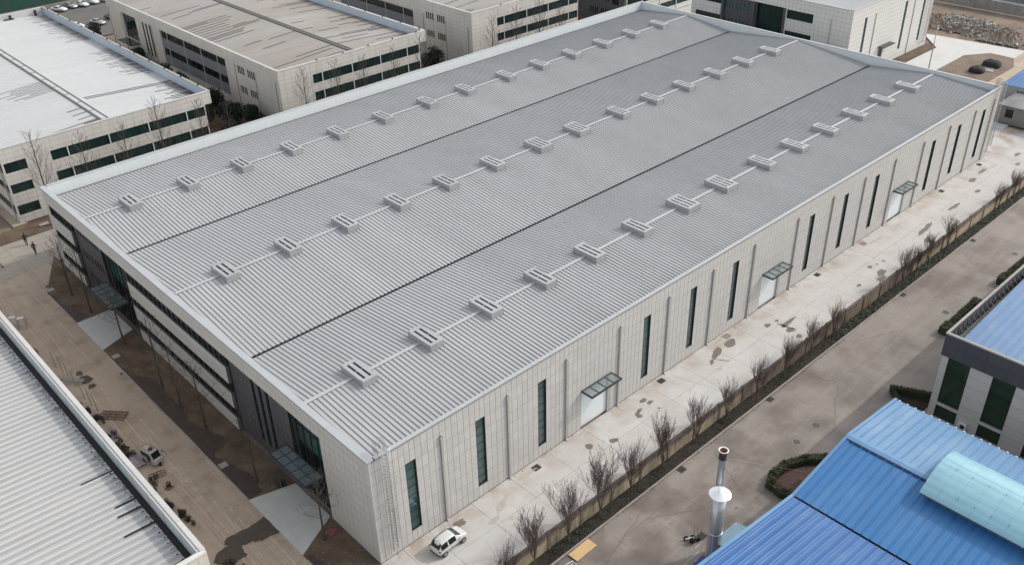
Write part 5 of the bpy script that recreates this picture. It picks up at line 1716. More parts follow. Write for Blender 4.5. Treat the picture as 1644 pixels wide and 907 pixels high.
ev = [(81.5, 101.5, 2.6, 5.6), (84.5, 96.5, 2.4, 6.2), (87.5, 92.5, 1.6, 3.6), (44.0, 98, 2.2, 5.5), (41.8, 103, 2.5, 5.0), (38.6, 106, 2.2, 4.6), (42.8, 111, 2.2, 5.0), (41.5, 118, 2.2, 5), (42.6, 125, 2.1, 4.6), (42.8, 132, 2.1, 4.6), (37.5, 96, 1.8, 3.8), (41, 92.5, 2.2, 4.2), (43.5, 146, 2, 5), (42, 152, 2, 4.6), (44.2, 171.5, 2.2, 5.2), (42.5, 178, 1.8, 4)]
evl = ['largest dark evergreen between the brown-roofed blocks', 'dark evergreen against the window-slit wall of the top centre block', 'small dark evergreen at the corner of the top centre block',
       'dark evergreen against the near corner of the brown-roofed block', 'dark evergreen behind the near right corner of the white roof', 'low dark evergreen below the overhanging corner of the white-roofed block', 'dark evergreen under the slit windows of the brown-roofed block',
       'dark evergreen beside the third wall pipe of the brown-roofed block', 'dark evergreen midway along the recessed window bay', 'dark evergreen at the far half of the recessed window bay', 'squat evergreen just beyond the white-roofed block corner',
       'low evergreen in the gap nearest the main roof parapet', 'evergreen beyond the cooling towers', 'evergreen by the glass canopy of the brown-roofed block', 'evergreen at the far corner of the brown-roofed block', 'small evergreen beside the car park']
for e, l in zip(ev, evl): evergreen(e[0], e[1], e[2]*1.15, e[3]*1.05, l, 3400)
sheet('soil_strip', [(33.8, 91.4), (46.3, 91.4), (46.3, 185), (33.8, 185)], .0, 'soil')
sheet('soil_strip', [(79.5, 91.4), (90.9, 91.4), (90.9, 185), (79.5, 185)], .0, 'soil')
sheet('soil_strip', [(122.6, 91.4), (137.6, 91.4), (137.6, 140), (122.6, 140)], .0, 'soil')

# cooling towers beside B
for i, y in enumerate((150.2, 146.6, 142.6, 139.5)):
    t = thing('cooling_tower', 'round green-topped cooling tower, %s' % ['farthest of four by the slit windows', 'second farthest of four by the slit windows', 'third of four by the slit windows', 'nearest of four by the slit windows'][i], 'cooling tower', (44.9, y, 0), 0, 'green cooling towers')
    m1 = MB(); m1.lathe((44.9, y, 0), [(1.1, 0), (1.25, .6), (1.25, 1.7), (.95, 2.1), (.95, 2.3), (.85, 2.3), (.85, 1.9), (.001, 1.9)], 18); m1.build('casing', 'green', t)
    m1 = MB()
    for k in range(4): a = k*math.pi/4; m1.obox((44.9, y, 2.22), (math.cos(a), math.sin(a), 0), (-math.sin(a), math.cos(a), 0), (0, 0, 1), .9, .07, .02)
    m1.build('fan_guard', 'steel', t)
t = thing('pipe_bridge', 'white pipe frame running from the brown-roofed block over the gap', 'pipe frame', (42, 152, 0))
m1 = MB()
for z_ in (2.9, 3.3): m1.tube((38.5, 151.6, z_), (46.3, 151.6, z_), .1, None, 6)
m1.build('pipe', 'white', t)
m1 = MB()
for x_ in (39, 42, 45.6): m1.tube((x_, 151.6, 0), (x_, 151.6, 3.4), .07, None, 6)
m1.build('post', 'white', t)

# car park, hoarding
m1 = MB(); m1.box(34, 178, -.1, 80, 216, .0); o = m1.build('car_park', 'asphalt'); o['kind'] = 'structure'
t = thing('site_hoarding', 'dark green site hoarding behind the parked cars', 'fence', (45, 218, 0))
for i in range(14):
    x_ = 24+3.2*i; m1 = MB(); m1.box(x_, 218-.05+.2*(i % 1), 0, x_+3.15, 218.05, 6.5); m1.build('hoarding_panel', 'green', t)
m1 = MB(); m1.box(24, 219.5, 0, 70, 240, .1); o = m1.build('site_ground', 'earth'); o['kind'] = 'structure'
t = thing('brick_stack', 'orange-brown stack seen above the green hoarding', 'building', (40, 240, 0))
m1 = MB(); m1.box(32, 236, 0, 43, 242, 9.5); m1.build('wall', 'plywood', t); m1 = MB(); m1.box(36, 235.6, 0, 37, 235.99, 9); m1.build('pier', 'plywood', t)


# ------------------------------------------------------------------ cars
def car(kind, paint, label, loc, rot, group=None, detail=True, Ls=None):
    # stations: (x, z_bottom, half-width, z_belt, z_top, half-width top)
    if kind == 'hatch':
        S = [(-1.72, .45, .60, .72, .86, .50), (-1.66, .30, .74, .86, 1.00, .60), (-1.45, .24, .79, .92, 1.34, .56), (-1.25, .24, .80, .94, 1.50, .55), (-.6, .22, .81, .95, 1.56, .57),
             (.1, .22, .81, .94, 1.54, .56), (.34, .22, .81, .93, 1.47, .55), (1.05, .22, .81, .92, .99, .66), (1.45, .24, .79, .84, .90, .62), (1.68, .28, .70, .72, .78, .52), (1.76, .40, .58, .60, .66, .44)]
        ax = (-1.12, 1.14); cab = (2, 7); WB = .31
    else:
        S = [(-2.3, .45, .68, .78, .88, .56), (-2.2, .28, .82, .88, 1.0, .66), (-1.75, .22, .87, .94, 1.06, .66), (-1.45, .2, .88, .95, 1.12, .62), (-.85, .2, .89, .95, 1.40, .58), (-.2, .2, .89, .95, 1.45, .6),
             (.35, .2, .89, .95, 1.38, .58), (1.0, .2, .89, .94, 1.02, .68), (1.6, .22, .87, .84, .93, .66), (2.1, .26, .80, .68, .78, .56), (2.25, .4, .66, .58, .64, .48)]
        ax = (-1.35, 1.38); cab = (3, 7); WB = .32
    t = thing('parked_car', label, 'car', loc, 0, group)
    prof = []
    for (x, zb, wd_, zs, zt, wt) in S:
        prof.append([(x, -wd_*.9, zb), (x, -wd_, (zb+zs)/2), (x, -wd_*.97, zs), (x, -wt, zt-.05*(zt-zs > .2)), (x, -wt*.6, zt), (x, 0, zt+.012),
                     (x, wt*.6, zt), (x, wt, zt-.05*(zt-zs > .2)), (x, wd_*.97, zs), (x, wd_, (zb+zs)/2), (x, wd_*.9, zb)])
    n = len(prof[0]); m1 = MB()
    vs = [v for p in prof for v in p]; fs = []
    for i in range(len(prof)-1):
        for j in range(n-1): fs.append((i*n+j, i*n+j+1, (i+1)*n+j+1, (i+1)*n+j))
        fs.append((i*n+n-1, i*n, (i+1)*n, (i+1)*n+n-1))
    fs.append(tuple(range(n))); fs.append(tuple(reversed([(len(prof)-1)*n+j for j in range(n)])))
    m1.add(vs, fs, 0, True)
    me = m1.mesh('body', paint)
    o = inst(me, 'body', t, loc)
    bm = bmesh.new(); bm.from_mesh(me); bmesh.ops.recalc_face_normals(bm, faces=bm.faces); bm.to_mesh(me); bm.free()
    md = o.modifiers.new('s', 'SUBSURF'); md.levels = 1; md.render_levels = 1
    # glass
    a, b = cab

    def q(i, j, f=0.0): return Vector(prof[i][j])

    def lerp4(p00, p10, p11, p01, ins, off):
        c = (p00+p10+p11+p01)/4
        nn = (p10-p00).cross(p01-p00)
        if nn.length > 0: nn.normalize()
        if nn.dot(c-Vector((0, 0, .6))) < 0: nn = -nn
        return [p+(c-p)*ins+nn*off for p in (p00, p10, p11, p01)]
    def strip(nm, mt, pairs, ins, off):
        m2 = MB(); A_ = []
        for (lo, hi) in pairs:
            A_.append((lo+(hi-lo)*ins, hi+(lo-hi)*ins))
        k0 = A_[0]; k1 = A_[-1]
        A_[0] = tuple(p+(q_-p)*.12 for p, q_ in zip(A_[0], A_[1])); A_[-1] = tuple(p+(q_-p)*.12 for p, q_ in zip(A_[-1], A_[-2]))
        cc = sum((a_[0]+a_[1] for a_ in A_), Vector())/(2*len(A_)); core = Vector((cc.x*.5, 0, .7))
        nn = (A_[1][0]-A_[0][0]).cross(A_[0][1]-A_[0][0]).normalized()
        if nn.dot(cc-core) < 0: nn = -nn
        top = [v+nn*off for a_ in A_ for v in a_]; bot = [v-nn*.03 for a_ in A_ for v in a_]
        n_ = len(A_); fs_ = []
        for i in range(n_-1):
            fs_ += [(2*i, 2*i+1, 2*i+3, 2*i+2), (2*n_+2*i, 2*n_+2*i+2, 2*n_+2*i+3, 2*n_+2*i+1), (2*i, 2*i+2, 2*n_+2*i+2, 2*n_+2*i), (2*i+1, 2*n_+2*i+1, 2*n_+2*i+3, 2*i+3)]
        fs_ += [(0, 2*n_, 2*n_+1, 1), (2*n_-2, 2*n_-1, 4*n_-1, 4*n_-2)]
        m2.add(top+bot, fs_)
        me_ = m2.mesh(nm, mt); bm_ = bmesh.new(); bm_.from_mesh(me_); bmesh.ops.recalc_face_normals(bm_, faces=bm_.faces); bm_.to_mesh(me_); bm_.free()
        inst(me_, nm, t, loc)
    for s in (0, 1):
        j0, j1 = (2, 3) if s == 0 else (8, 7)
        st_ = list(range(a, b)) if kind == 'hatch' else list(range(a+1, b))
        mid_ = st_[len(st_)//2]
        strip('side_window', 'carblack', [(q(i, j0), q(i, j1)) for i in st_ if i <= mid_], .07, .012)
        strip('side_window', 'carblack', [(q(i, j0), q(i, j1)) for i in st_ if i >= mid_], .07, .012)
    strip('windscreen', 'carglass', [(q(b, 3)+(q(b, 7)-q(b, 3))*.0, q(b, 7)), (q(b-1, 3), q(b-1, 7))], .03, .045)
    strip('rear_window', 'carblack', [(q(i, 3), q(i, 7)) for i in ((1, 2, 3) if kind == 'hatch' else (a, a+1))], .04, .02)
    for x in ax:
        for s in (-1, 1):
            wy = s*(.72 if kind == 'hatch' else .80)
            m2 = MB(); m2.tube((x, wy-.1, WB), (x, wy+.11, WB), WB, None, 18)
            wh_ = inst(m2.mesh('wheel', 'tyre'), 'wheel', t, loc)
            m3 = MB(); m3.tube((x, wy+s*.10, WB), (x, wy+s*.125, WB), WB*.66, WB*.6, 14); m3.tube((x, wy+s*.12, WB), (x, wy+s*.135, WB), WB*.16, None, 8)
            inst(m3.mesh('rim', 'rim'), 'rim', wh_, (loc[0], loc[1], loc[2]))
    if detail:
        xr, xf = S[0][0], S[-1][0]
        for s in (-1, 1):
            m2 = MB(); m2.box(xr+.03, s*.52, .80, xr+.14, s*.74, .92); inst(m2.mesh('tail_lamp', 'redlamp'), 'tail_lamp', t, loc)
            m2 = MB(); m2.box(xf-.2, s*.42, .60, xf-.06, s*.64, .70); inst(m2.mesh('headlight', 'lamp'), 'headlight', t, loc)
            m2 = MB(); m2.obox((b and S[b][0]-.25, s*(S[b][2]+.08), .98), (1, 0, 0), (0, 1, 0), (0, 0, 1), .07, .09, .06); inst(m2.mesh('wing_mirror', paint), 'wing_mirror', t, loc)
        m2 = MB(); m2.box(xr-.005, -.24, .52, xr+.03, .24, .64); inst(m2.mesh('number_plate', 'white'), 'number_plate', t, loc)
        m2 = MB(); m2.box(xr+.02, -.62, .28, xr+.2, .62, .42); inst(m2.mesh('bumper', 'carblack'), 'bumper', t, loc)
        if kind == 'hatch':
            m2 = MB(); m2.tube((-1.15, 0, 1.5), (-1.25, 0, 1.62), .02, .008, 5); inst(m2.mesh('aerial', 'carblack'), 'aerial', t, loc)
            m2 = MB()
            for x_, l_ in ((-.02, 0), (.0, 0)): pass
            for s in (-1, 1):
                for xx in (-.35, .62):
                    m3 = MB(); m3.box(xx, s*.812, .3, xx+.012, s*.822, .9); inst(m3.mesh('door_seam', 'carblack'), 'door_seam', t, loc)
                m3 = MB(); m3.box(-.28, s*.812, .82, -.12, s*.83, .86); inst(m3.mesh('door_handle', 'white'), 'door_handle', t, loc)
    t.rotation_euler = (0, 0, rot)
    return t


c0 = car('hatch', 'carwhite', 'small white hatchback parked in the pale yard beside the tiled wall', (5.72, -2.55, .012), R(4))
cars = [('sedan', 'carwhite', 'white car at the left end of the far parked row', (49.4, 208.2, 0), R(-60)), ('sedan', 'carsilver', 'grey-beige car second in the far parked row', (52.7, 209.3, 0), R(-70)),
        ('sedan', 'carwhite', 'white car third in the far parked row', (55.4, 208.6, 0), R(-68)), ('sedan', 'carwhite', 'white car fourth in the far parked row', (58.4, 209.2, 0), R(-68)), ('sedan', 'carwhite', 'white car at the right end of the far parked row', (61.2, 209.4, 0), R(-66)),
        ('sedan', 'carsilver', 'silver car parked alone in the nearer part of the car park', (51.6, 188.6, 0), R(-70)), ('sedan', 'cargrey', 'dark car half hidden by the corner of the brown-roofed block', (56.2, 190.4, 0), R(-62)),
        ('sedan', 'carwhite', 'white car showing just above the white roof parapet', (46.6, 189.4, 0), R(-65))]
for k_, p_, l_, lo_, r_a in cars: car(k_, p_, l_, lo_, r_a, 'cars in the far car park', False)


# trike
def trike():
    loc = Vector((-8.75, 27.2, 0))
    t = thing('cargo_trike', 'cream enclosed three-wheeled vehicle parked on the shaded street', 'three-wheeler', loc)
    # local: x forward
    m1 = MB()
    st_ = [(-1.15, .32, .48, 1.45, .42), (-1.05, .25, .54, 1.62, .46), (-.2, .25, .55, 1.68, .48), (.55, .25, .55, 1.60, .46), (.95, .28, .52, .98, .47), (1.15, .35, .42, .85, .36)]
    vs = []; fs = []
    for x, zb, wb, zt, wt in st_:
        vs += [(x, -wb, zb), (x, -wb, (zb+zt)*.5), (x, -wt, zt-.08), (x, -wt*.8, zt), (x, 0, zt+.02), (x, wt*.8, zt), (x, wt, zt-.08), (x, wb, (zb+zt)*.5), (x, wb, zb)]
    n = 9
    for i in range(len(st_)-1):
        for j in range(n): fs.append((i*n+j, i*n+(j+1) % n, (i+1)*n+(j+1) % n, (i+1)*n+j))
    fs += [tuple(range(n)), tuple(reversed([(len(st_)-1)*n+j for j in range(n)]))]
    m1.add(vs, fs, 0, False)
    me = m1.mesh('body', 'cream'); bm = bmesh.new(); bm.from_mesh(me); bmesh.ops.recalc_face_normals(bm, faces=bm.faces); bm.to_mesh(me); bm.free()
    b = inst(me, 'body', t, loc); md = b.modifiers.new('b', 'BEVEL'); md.width = .03; md.segments = 2
    def P(nm, mt, f, par=None):
        m2 = MB(); f(m2); return inst(m2.mesh(nm, mt), nm, par or t, loc)
    P('windscreen', 'glassdark', lambda m: m.add([(.985, -.42, 1.02), (.985, .42, 1.02), (.62, .40, 1.58), (.62, -.40, 1.58), (.9, -.42, 1.0), (.9, .42, 1.0), (.54, .40, 1.5), (.54, -.40, 1.5)],
                                                 [(0, 1, 2, 3), (4, 7, 6, 5), (0, 4, 5, 1), (1, 5, 6, 2), (2, 6, 7, 3), (3, 7, 4, 0)]))
    for s in (-1, 1):
        P('door_opening', 'carblack', lambda m: m.box(-.05, s*.53, .45, .52, s*.57, 1.38))
        P('side_window', 'carblack', lambda m: m.box(-.95, s*.52, .95, -.12, s*.565, 1.42))
        P('headlight', 'lamp', lambda m: m.box(1.0, s*.24, .72, 1.13, s*.40, .84))
        P('wing_mirror', 'carblack', lambda m: (m.tube((.75, s*.5, 1.15), (.85, s*.72, 1.25), .015), m.box(.82, s*.66, 1.2, .87, s*.80, 1.36)))
        P('wheel', 'tyre', lambda m: m.tube((-.75, s*.42, .24), (-.75, s*.56, .24), .24, None, 14))
    P('wheel', 'tyre', lambda m: m.tube((1.12, -.06, .22), (1.12, .06, .22), .22, None, 14))
    P('mudguard', 'carblack', lambda m: m.box(.98, -.1, .40, 1.3, .1, .46))
    P('roof_rack', 'carblack', lambda m: [m.box(-.95, -.36, 1.70, .3, -.33, 1.73), m.box(-.95, .33, 1.70, .3, .36, 1.73), m.box(-.95, -.33, 1.70, -.92, .33, 1.73), m.box(.27, -.33, 1.70, .3, .33, 1.73)])
    P('roof_fan', 'carblack', lambda m: m.lathe((.05, 0, 1.68), [(.1, .12), (.2, .12), (.22, .0)], 14))
    t.rotation_euler = (0, 0, R(-78))


trike()

# ------------------------------------------------------------------ people
def person(x, y, rot, label, jac='cloth', tro='cloth2', lean=.0, stride=.25, arm=.2):
    t = thing('person', label, 'person', (x, y, 0), rot)
    V = Vector
    mb = MB()
    hip = V((0, 0, .92)); ch_ = V((lean*.5, 0, 1.35)); nk = V((lean*.62, 0, 1.50)); hd_ = V((lean*.8, 0, 1.66))
    def limb(ps, rs, n=8):
        for a, b, r0, r1 in zip(ps, ps[1:], rs, rs[1:]): mb.tube(a, b, r0, r1, n)
        for p, r in zip(ps, rs): mb.lathe(p, [(.001, -r), (r*.7, -r*.7), (r, 0), (r*.7, r*.7), (.001, r)], 8)
    for s in (-1, 1):
        f = s*stride
        limb([hip+V((0, s*.09, 0)), V((f*.45+.03, s*.10, .50)), V((f*.9-.02, s*.10, .09))], [.095, .065, .045])
        mb.obox(V((f*.9+.05, s*.10, .045)), (1, 0, 0), (0, 1, 0), (0, 0, 1), .13, .045, .04)
        a0 = ch_+V((0, s*.19, .06))
        el = a0+V((-f*.3-.02, s*.06, -.28)); ha = el+V((arm*.5-f*.25, -s*.02, -.24))
        limb([a0, el, ha], [.055, .045, .032])
        d = V((.25-f*.2, 0, -1)).normalized()
        mb.obox(ha+d*.05, d, (0, 1, 0), (1, 0, 0), .05, .018, .04)
        for k in range(4): mb.tube(ha+d*.09+V((.03-.02*k, 0, 0)), ha+d*(.155+.012*(1.5-abs(k-1.5)))+V((.045-.02*k, -s*.01, 0)), .009, .008, 5)
        mb.tube(ha+d*.04+V((.035, 0, 0)), ha+d*.09+V((.065, -s*.012, 0)), .01, .009, 5)
    for a, b, r0, r1 in ((hip-V((0, 0, .06)), hip+V((lean*.2, 0, .16)), .145, .13), (hip+V((lean*.2, 0, .16)), ch_, .13, .165), (ch_, nk, .165, .07)):
        mb.tube(a, b, r0, r1, 12)
    mb.lathe(ch_, [(.001, -.15), (.12, -.1), (.18, 0), (.15, .09), (.001, .13)], 12)
    mb.tube(nk-V((0, 0, .03)), hd_, .055, .055, 8)
    mb.lathe(hd_, [(.001, -.12), (.055, -.10), (.08, -.03), (.088, .04), (.07, .10), (.001, .13)], 12)
    mb.obox(hd_+V((.09, 0, -.01)), (1, 0, 0), (0, 1, 0), (0, 0, 1), .018, .012, .022)
    for s in (-1, 1): mb.obox(hd_+V((0, s*.088, 0)), (1, 0, 0), (0, 1, 0), (0, 0, 1), .02, .008, .03)
    me = mb.mesh('body', 'skin')
    o = bpy.data.objects.new('body', me); COL.objects.link(o)
    md = o.modifiers.new('r', 'REMESH'); md.mode = 'VOXEL'; md.voxel_size = .018; md.use_smooth_shade = True
    dg = bpy.context.evaluated_depsgraph_get()
    m2 = bpy.data.meshes.new_from_object(o.evaluated_get(dg)); o.modifiers.clear(); o.data = m2
    m2.name = 'body'
    m2.materials.clear()
    for q in ('skin', jac, tro, 'hair', 'carblack'): m2.materials.append(M[q])
    for p in m2.polygons:
        c = p.center
        mi = 0
        if c.z < .1: mi = 4
        elif c.z < .93 and abs(c.y) < .19 and not (c.z > .55 and abs(c.y) > .185): mi = 2
        elif c.z < 1.53 and c.z > .78: mi = 1
        if c.z > 1.53:
            mi = 3 if (c.z > 1.70 or c.x < hd_.x-.015) else 0
        p.material_index = mi; p.use_smooth = True
    o.parent = t
    return t


person(-1.75, 80.3, R(60), 'person in black jacket and trousers walking on the junction, nearer of two', 'cloth', 'carblack', .04, .22).scale = (1.12,)*3
person(-1.75, 83.9, R(70), 'person in dark hooded jacket walking ahead on the junction', 'cloth', 'cloth2', .16, .18).scale = (1.12,)*3
person(-6.75, 79.6, R(190), 'person in black striding at the left edge of the photo', 'cloth', 'cloth', .25, .34).scale = (1.1,)*3

# ------------------------------------------------------------------ small things in the street
def frame_truss(x, y, rot, lx, ly, nr, nc, label, matname='woodbrown', z=0.06, th=.05, layers=1):
    t = thing('metal_frame', label, 'metal frame', (x, y, 0), rot)
    for l_ in range(layers):
        zz = z+l_*.16
        for i in range(nr):
            v = -ly/2+ly*i/(nr-1); m1 = MB(); m1.box(-lx/2, v-th/2, zz, lx/2, v+th/2, zz+th); inst(m1.mesh('bar', matname), 'bar', t, (x, y, 0))
        for i in range(nc):
            u = -lx/2+lx*i/(nc-1); m1 = MB(); m1.box(u-th/2, -ly/2, zz+th+.002, u+th/2, ly/2, zz+2*th); inst(m1.mesh('crossbar', matname), 'crossbar', t, (x, y, 0))
    return t


frame_truss(-8.7, 37.2, R(-48), 2.8, 1.3, 4, 4, 'lower rusty brown ladder-like frame lying on the street', 'woodbrown', .06, .07, 1)
frame_truss(-8.55, 36.9, R(-44), 2.6, .9, 3, 5, 'upper rusty brown frame lying across the stacked frames', 'woodbrown', .22, .05, 1)
frame_truss(-9.35, 24.95, R(-12), 1.5, .9, 3, 5, 'small brown grid frame lying in front of the three-wheeler', 'woodbrown')
frame_truss(-10.2, 47.5, R(-60), 5.5, .5, 3, 9, 'bundle of grey steel lattice struts along the block wall', 'steel', .35, .05, 2)
for i, (x, y) in enumerate([(-10.4, 62.9), (-9.7, 62.0)]):
    t = thing('step_platform', '%s grey step platform with white treads by the block wall' % ['farther', 'nearer'][i], 'step platform', (x, y, 0), R(-25))
    for sx_ in (-.45, .45):
        for sy_ in (-.35, .35):
            m1 = MB(); m1.tube((sx_, sy_, 0), (sx_, sy_, 2.3), .03, None, 5); inst(m1.mesh('upright', 'steel'), 'upright', t, (x, y, 0))
    for z_ in (.6, 1.5):
        m1 = MB(); m1.box(-.4, -.2, z_, .4, .25, z_+.04); inst(m1.mesh('tread', 'stonegrey' if z_ < 1 else 'white'), 'tread', t, (x, y, 0))
    m1 = MB(); m1.tube((-.45, -.35, 2.28), (.45, -.35, 2.28), .03, None, 5); m1.tube((-.45, .35, 2.28), (.45, .35, 2.28), .03, None, 5); inst(m1.mesh('handrail', 'steel'), 'handrail', t, (x, y, 0))
for i, (x, y) in enumerate([(-9.9, 50.6), (-9.7, 49.0), (-9.6, 47.3), (-9.6, 45.4), (-9.8, 42.4), (-9.7, 40.6), (-9.6, 39.3)]):
    m1 = MB(); m1.tube((x, y, 0), (x-.1, y+.15, 2.3), .028, .022, 5)
    o = m1.build('steel_post', 'bark2', loc=(x, y, 0)); tag(o, 'thin rusty upright post, %s from the far end of the row by the block wall' % ORD[i], 'post', 'rusty posts by the block wall')
for i, (x, y, s, h) in enumerate([(-11.2, 65.3, 1.3, 2.2), (-10.9, 55.0, .8, 1.6), (-10.4, 40.2, .8, 1.3), (-10.2, 37.2, .8, 1.2), (-10.1, 32.2, .8, 1.1), (-9.9, 30.6, .8, 1.0), (-10.0, 24.0, .7, 1.0), (-10.0, 19.6, .8, 1.1), (-9.9, 17.4, .7, 1.0), (-9.6, 8.6, 1.1, 1.4)]):
    mb = MB()
    for q in range(7):
        leafmass(mb, x+random.gauss(-.25, .35), y+random.gauss(0, .9), h*random.uniform(.2, .6), s*random.uniform(.25, .5), s*random.uniform(.3, .6), h*random.uniform(.2, .4), 110, .08, .1)
    o = mb.build('bush', 'ever', loc=(x, y, 0)); tag(o, 'dark leafy bush at the block wall, %s' % ['by the step platforms', 'above the row of posts', 'at the end of the posts', 'behind the rusty frames', 'above the striped sheet', 'beside the striped sheet', 'below the three-wheeler', 'farther down past the three-wheeler', 'second past the three-wheeler', 'nearest, beside the big wet patch'][i], 'bush')
# striped sheet
for i, (x, y, lx, ly) in enumerate([(-9.95, 28.6, 1.0, 2.9), (-10.0, 34.2, .7, 1.9)]):
    m1 = MB(); nu, nv = 10, 16
    vs = [(x-lx/2+lx*u/nu+random.uniform(-.05, .05), y-ly/2+ly*v/nv+random.uniform(-.05, .05), .12+.35*abs(math.sin(u*.9+v*.5))*random.uniform(.5, 1)*math.sin(math.pi*u/nu)) for u in range(nu+1) for v in range(nv+1)]
    fs = [(u*(nv+1)+v, (u+1)*(nv+1)+v, (u+1)*(nv+1)+v+1, u*(nv+1)+v+1) for u in range(nu) for v in range(nv)]
    m1.add(vs, fs); o = m1.build('plastic_sheet', 'tarp', loc=(x, y, 0)); tag(o, 'crumpled lilac striped plastic sheet %s' % ['beside the three-wheeler', 'below the rusty frames'][i], 'plastic sheet')
m1 = MB(); m1.box(-5.05, 43.8, .01, -4.75, 44.1, .1); o = m1.build('wrapper', 'bluething', loc=(-4.9, 44, 0)); tag(o, 'small blue wrapper on the street by the wet soil', 'litter')
m1 = MB(); m1.poly(wob([(-1.7, 6.6), (-.9, 6.9), (-.5, 6.1), (-1.3, 5.7)], .08, 3), .09, .06); o = m1.build('cloth', 'red', loc=(-1.1, 6.3, 0)); tag(o, 'faded red cloth lying on the soil at the near corner', 'cloth')
m1 = MB(); m1.obox((-9.4, 22.6, .12), (1, .4, .2), (0, 1, 0), (0, 0, 1), .4, .06, .05); m1.obox((-9.3, 22.1, .2), (1, -.3, .4), (0, 1, 0), (0, 0, 1), .35, .05, .05)
o = m1.build('timber_offcut', 'woodbrown', loc=(-9.4, 22.4, 0)); tag(o, 'broken brown timber pieces by the block wall', 'timber')
gp = thing('glass_sign', 'teal glass panel leaning by the nearer entrance canopy', 'panel', (-1.2, 14.9, 0))
m1 = MB(); m1.obox((-1.2, 15.1, 1.0), (.3, 1, 0), (0, 0, 1), (1, -.3, 0), .55, 1.0, .03); m1.build('pane', 'glass', gp)
m1 = MB(); m1.box(-1.6, 14.6, .02, -.8, 15.6, .06); m1.build('base', 'frame', gp)
# stones & litter on soil
def scatter(name, n, fx, fy, smin, smax, mats, label, cat, z=.03):
    m1 = MB()
    for i in range(n):
        x, y = fx(), fy(); s = random.uniform(smin, smax)
        a = Vector((random.gauss(0, 1), random.gauss(0, 1), random.gauss(0, .3))).normalized(); b = a.cross(Vector((0, 0, 1))+Vector((random.gauss(0, .2), random.gauss(0, .2), 0))).normalized(); c = a.cross(b)
        m1.obox((x, y, z+s*.2), a, b, c, s, s*random.uniform(.4, .9), s*random.uniform(.2, .5), random.randrange(len(mats)))
    o = m1.build(name, mats); o['kind'] = 'stuff'; tag(o, label, cat)


scatter('stones', 420, lambda: random.uniform(-4.3, -.3), lambda: random.choice((random.uniform(15.5, 49), random.uniform(58.5, 70), random.uniform(-2, 5))), .015, .05, ['stonegrey', 'soil', 'soil', 'soil'], 'small stones and litter scattered over the soil strips', 'stones', .025)
scatter('stones', 160, lambda: random.uniform(-9.6, -4.8), lambda: random.uniform(5, 75), .015, .05, ['stonegrey', 'soil'], 'small stones on the shaded street', 'stones', .008)
scatter('stones', 260, lambda: random.uniform(1, 120), lambda: -.1-abs(random.gauss(0, .25)), .015, .05, ['soil', 'stonegrey'], 'grit and crumbs along the foot of the long tiled wall', 'stones', .008)
scatter('leaf_litter', 900, lambda: random.uniform(2, 60), lambda: -10.84-abs(random.gauss(0, .12)), .012, .03, ['bed', 'redsoil'], 'leaf litter along the road kerb', 'leaf litter', .008)

# A forecourt bits
o = MB().obox((5.4, 90.2, .35), (1, .2, .3), (0, 1, 0), (0, 0, 1), .9, .5, .05).build('board', 'white', loc=(5.4, 90.2, 0)); tag(o, 'white sheet leaning on soil below the ground-floor window of the white-roofed block', 'board')
o = MB().obox((2.4, 88.7, .1), (1, .1, 0), (0, 1, 0), (0, 0, 1), .7, .4, .04).build('board', 'stonegrey', loc=(2.4, 88.7, 0)); tag(o, 'pale flat slab lying on soil in front of the white-roofed block', 'slab')

# plywood, cart
t = thing('plywood_sheet', 'yellow plywood sheet on battens by the road kerb', 'plywood', (13.9, -11.5, 0))
m1 = MB(); m1.obox((13.95, -11.5, .14), (1, .02, 0), (0, 1, 0), (0, 0, 1), 1.32, .55, .012); m1.build('sheet', 'plywood', t)
m1 = MB()
for x_ in (12.8, 13.9, 15.0): m1.box(x_, -12.0, .0, x_+.08, -11.0, .12)
m1.build('batten', 'woodbrown', t)
t = thing('hand_cart', 'dark hand cart with a black drum and upright handles on the road', 'cart', (21.9, -17.8, 0))
m1 = MB(); m1.tube((21.6, -17.85, .30), (22.1, -17.55, .34), .27, None, 14); m1.build('drum', 'carblack', t)
m1 = MB(); m1.tube((22.2, -18.1, .26), (22.25, -17.98, .26), .24, None, 12); m1.build('wheel', 'tyre', t)
m1 = MB(); m1.tube((21.55, -17.2, .24), (21.6, -17.1, .24), .24, None, 12); m1.build('wheel', 'tyre', t)
m1 = MB()
m1.tube((22.2, -17.6, .4), (22.5, -17.3, 1.35), .025); m1.tube((22.35, -17.8, .4), (22.7, -17.5, 1.35), .025); m1.tube((22.4, -17.95, .4), (22.9, -17.9, 1.2), .02)
m1.build('handle', 'rust', t)
m1 = MB(); m1.obox((21.6, -17.55, .55), (1, -.5, 0), (0, 0, 1), (.5, 1, 0), .45, .03, .04); m1.build('bar', 'white', t)
t = thing('trolley_rail', 'white tubular frame at the bottom edge of the road', 'railing', (11.2, -12.4, 0))
m1 = MB()
for (a, b) in (((10.5, -12.0, .9), (11.9, -12.2, .9)), ((10.5, -12.0, .9), (10.4, -12.9, .9)), ((11.9, -12.2, .9), (11.8, -13.0, .9)), ((10.5, -12.0, 0), (10.5, -12.0, .95)), ((11.9, -12.2, 0), (11.9, -12.2, .95)), ((10.5, -12.0, .5), (11.9, -12.2, .5))): m1.tube(a, b, .035, None, 6)
m1.build('tube', 'white', t)

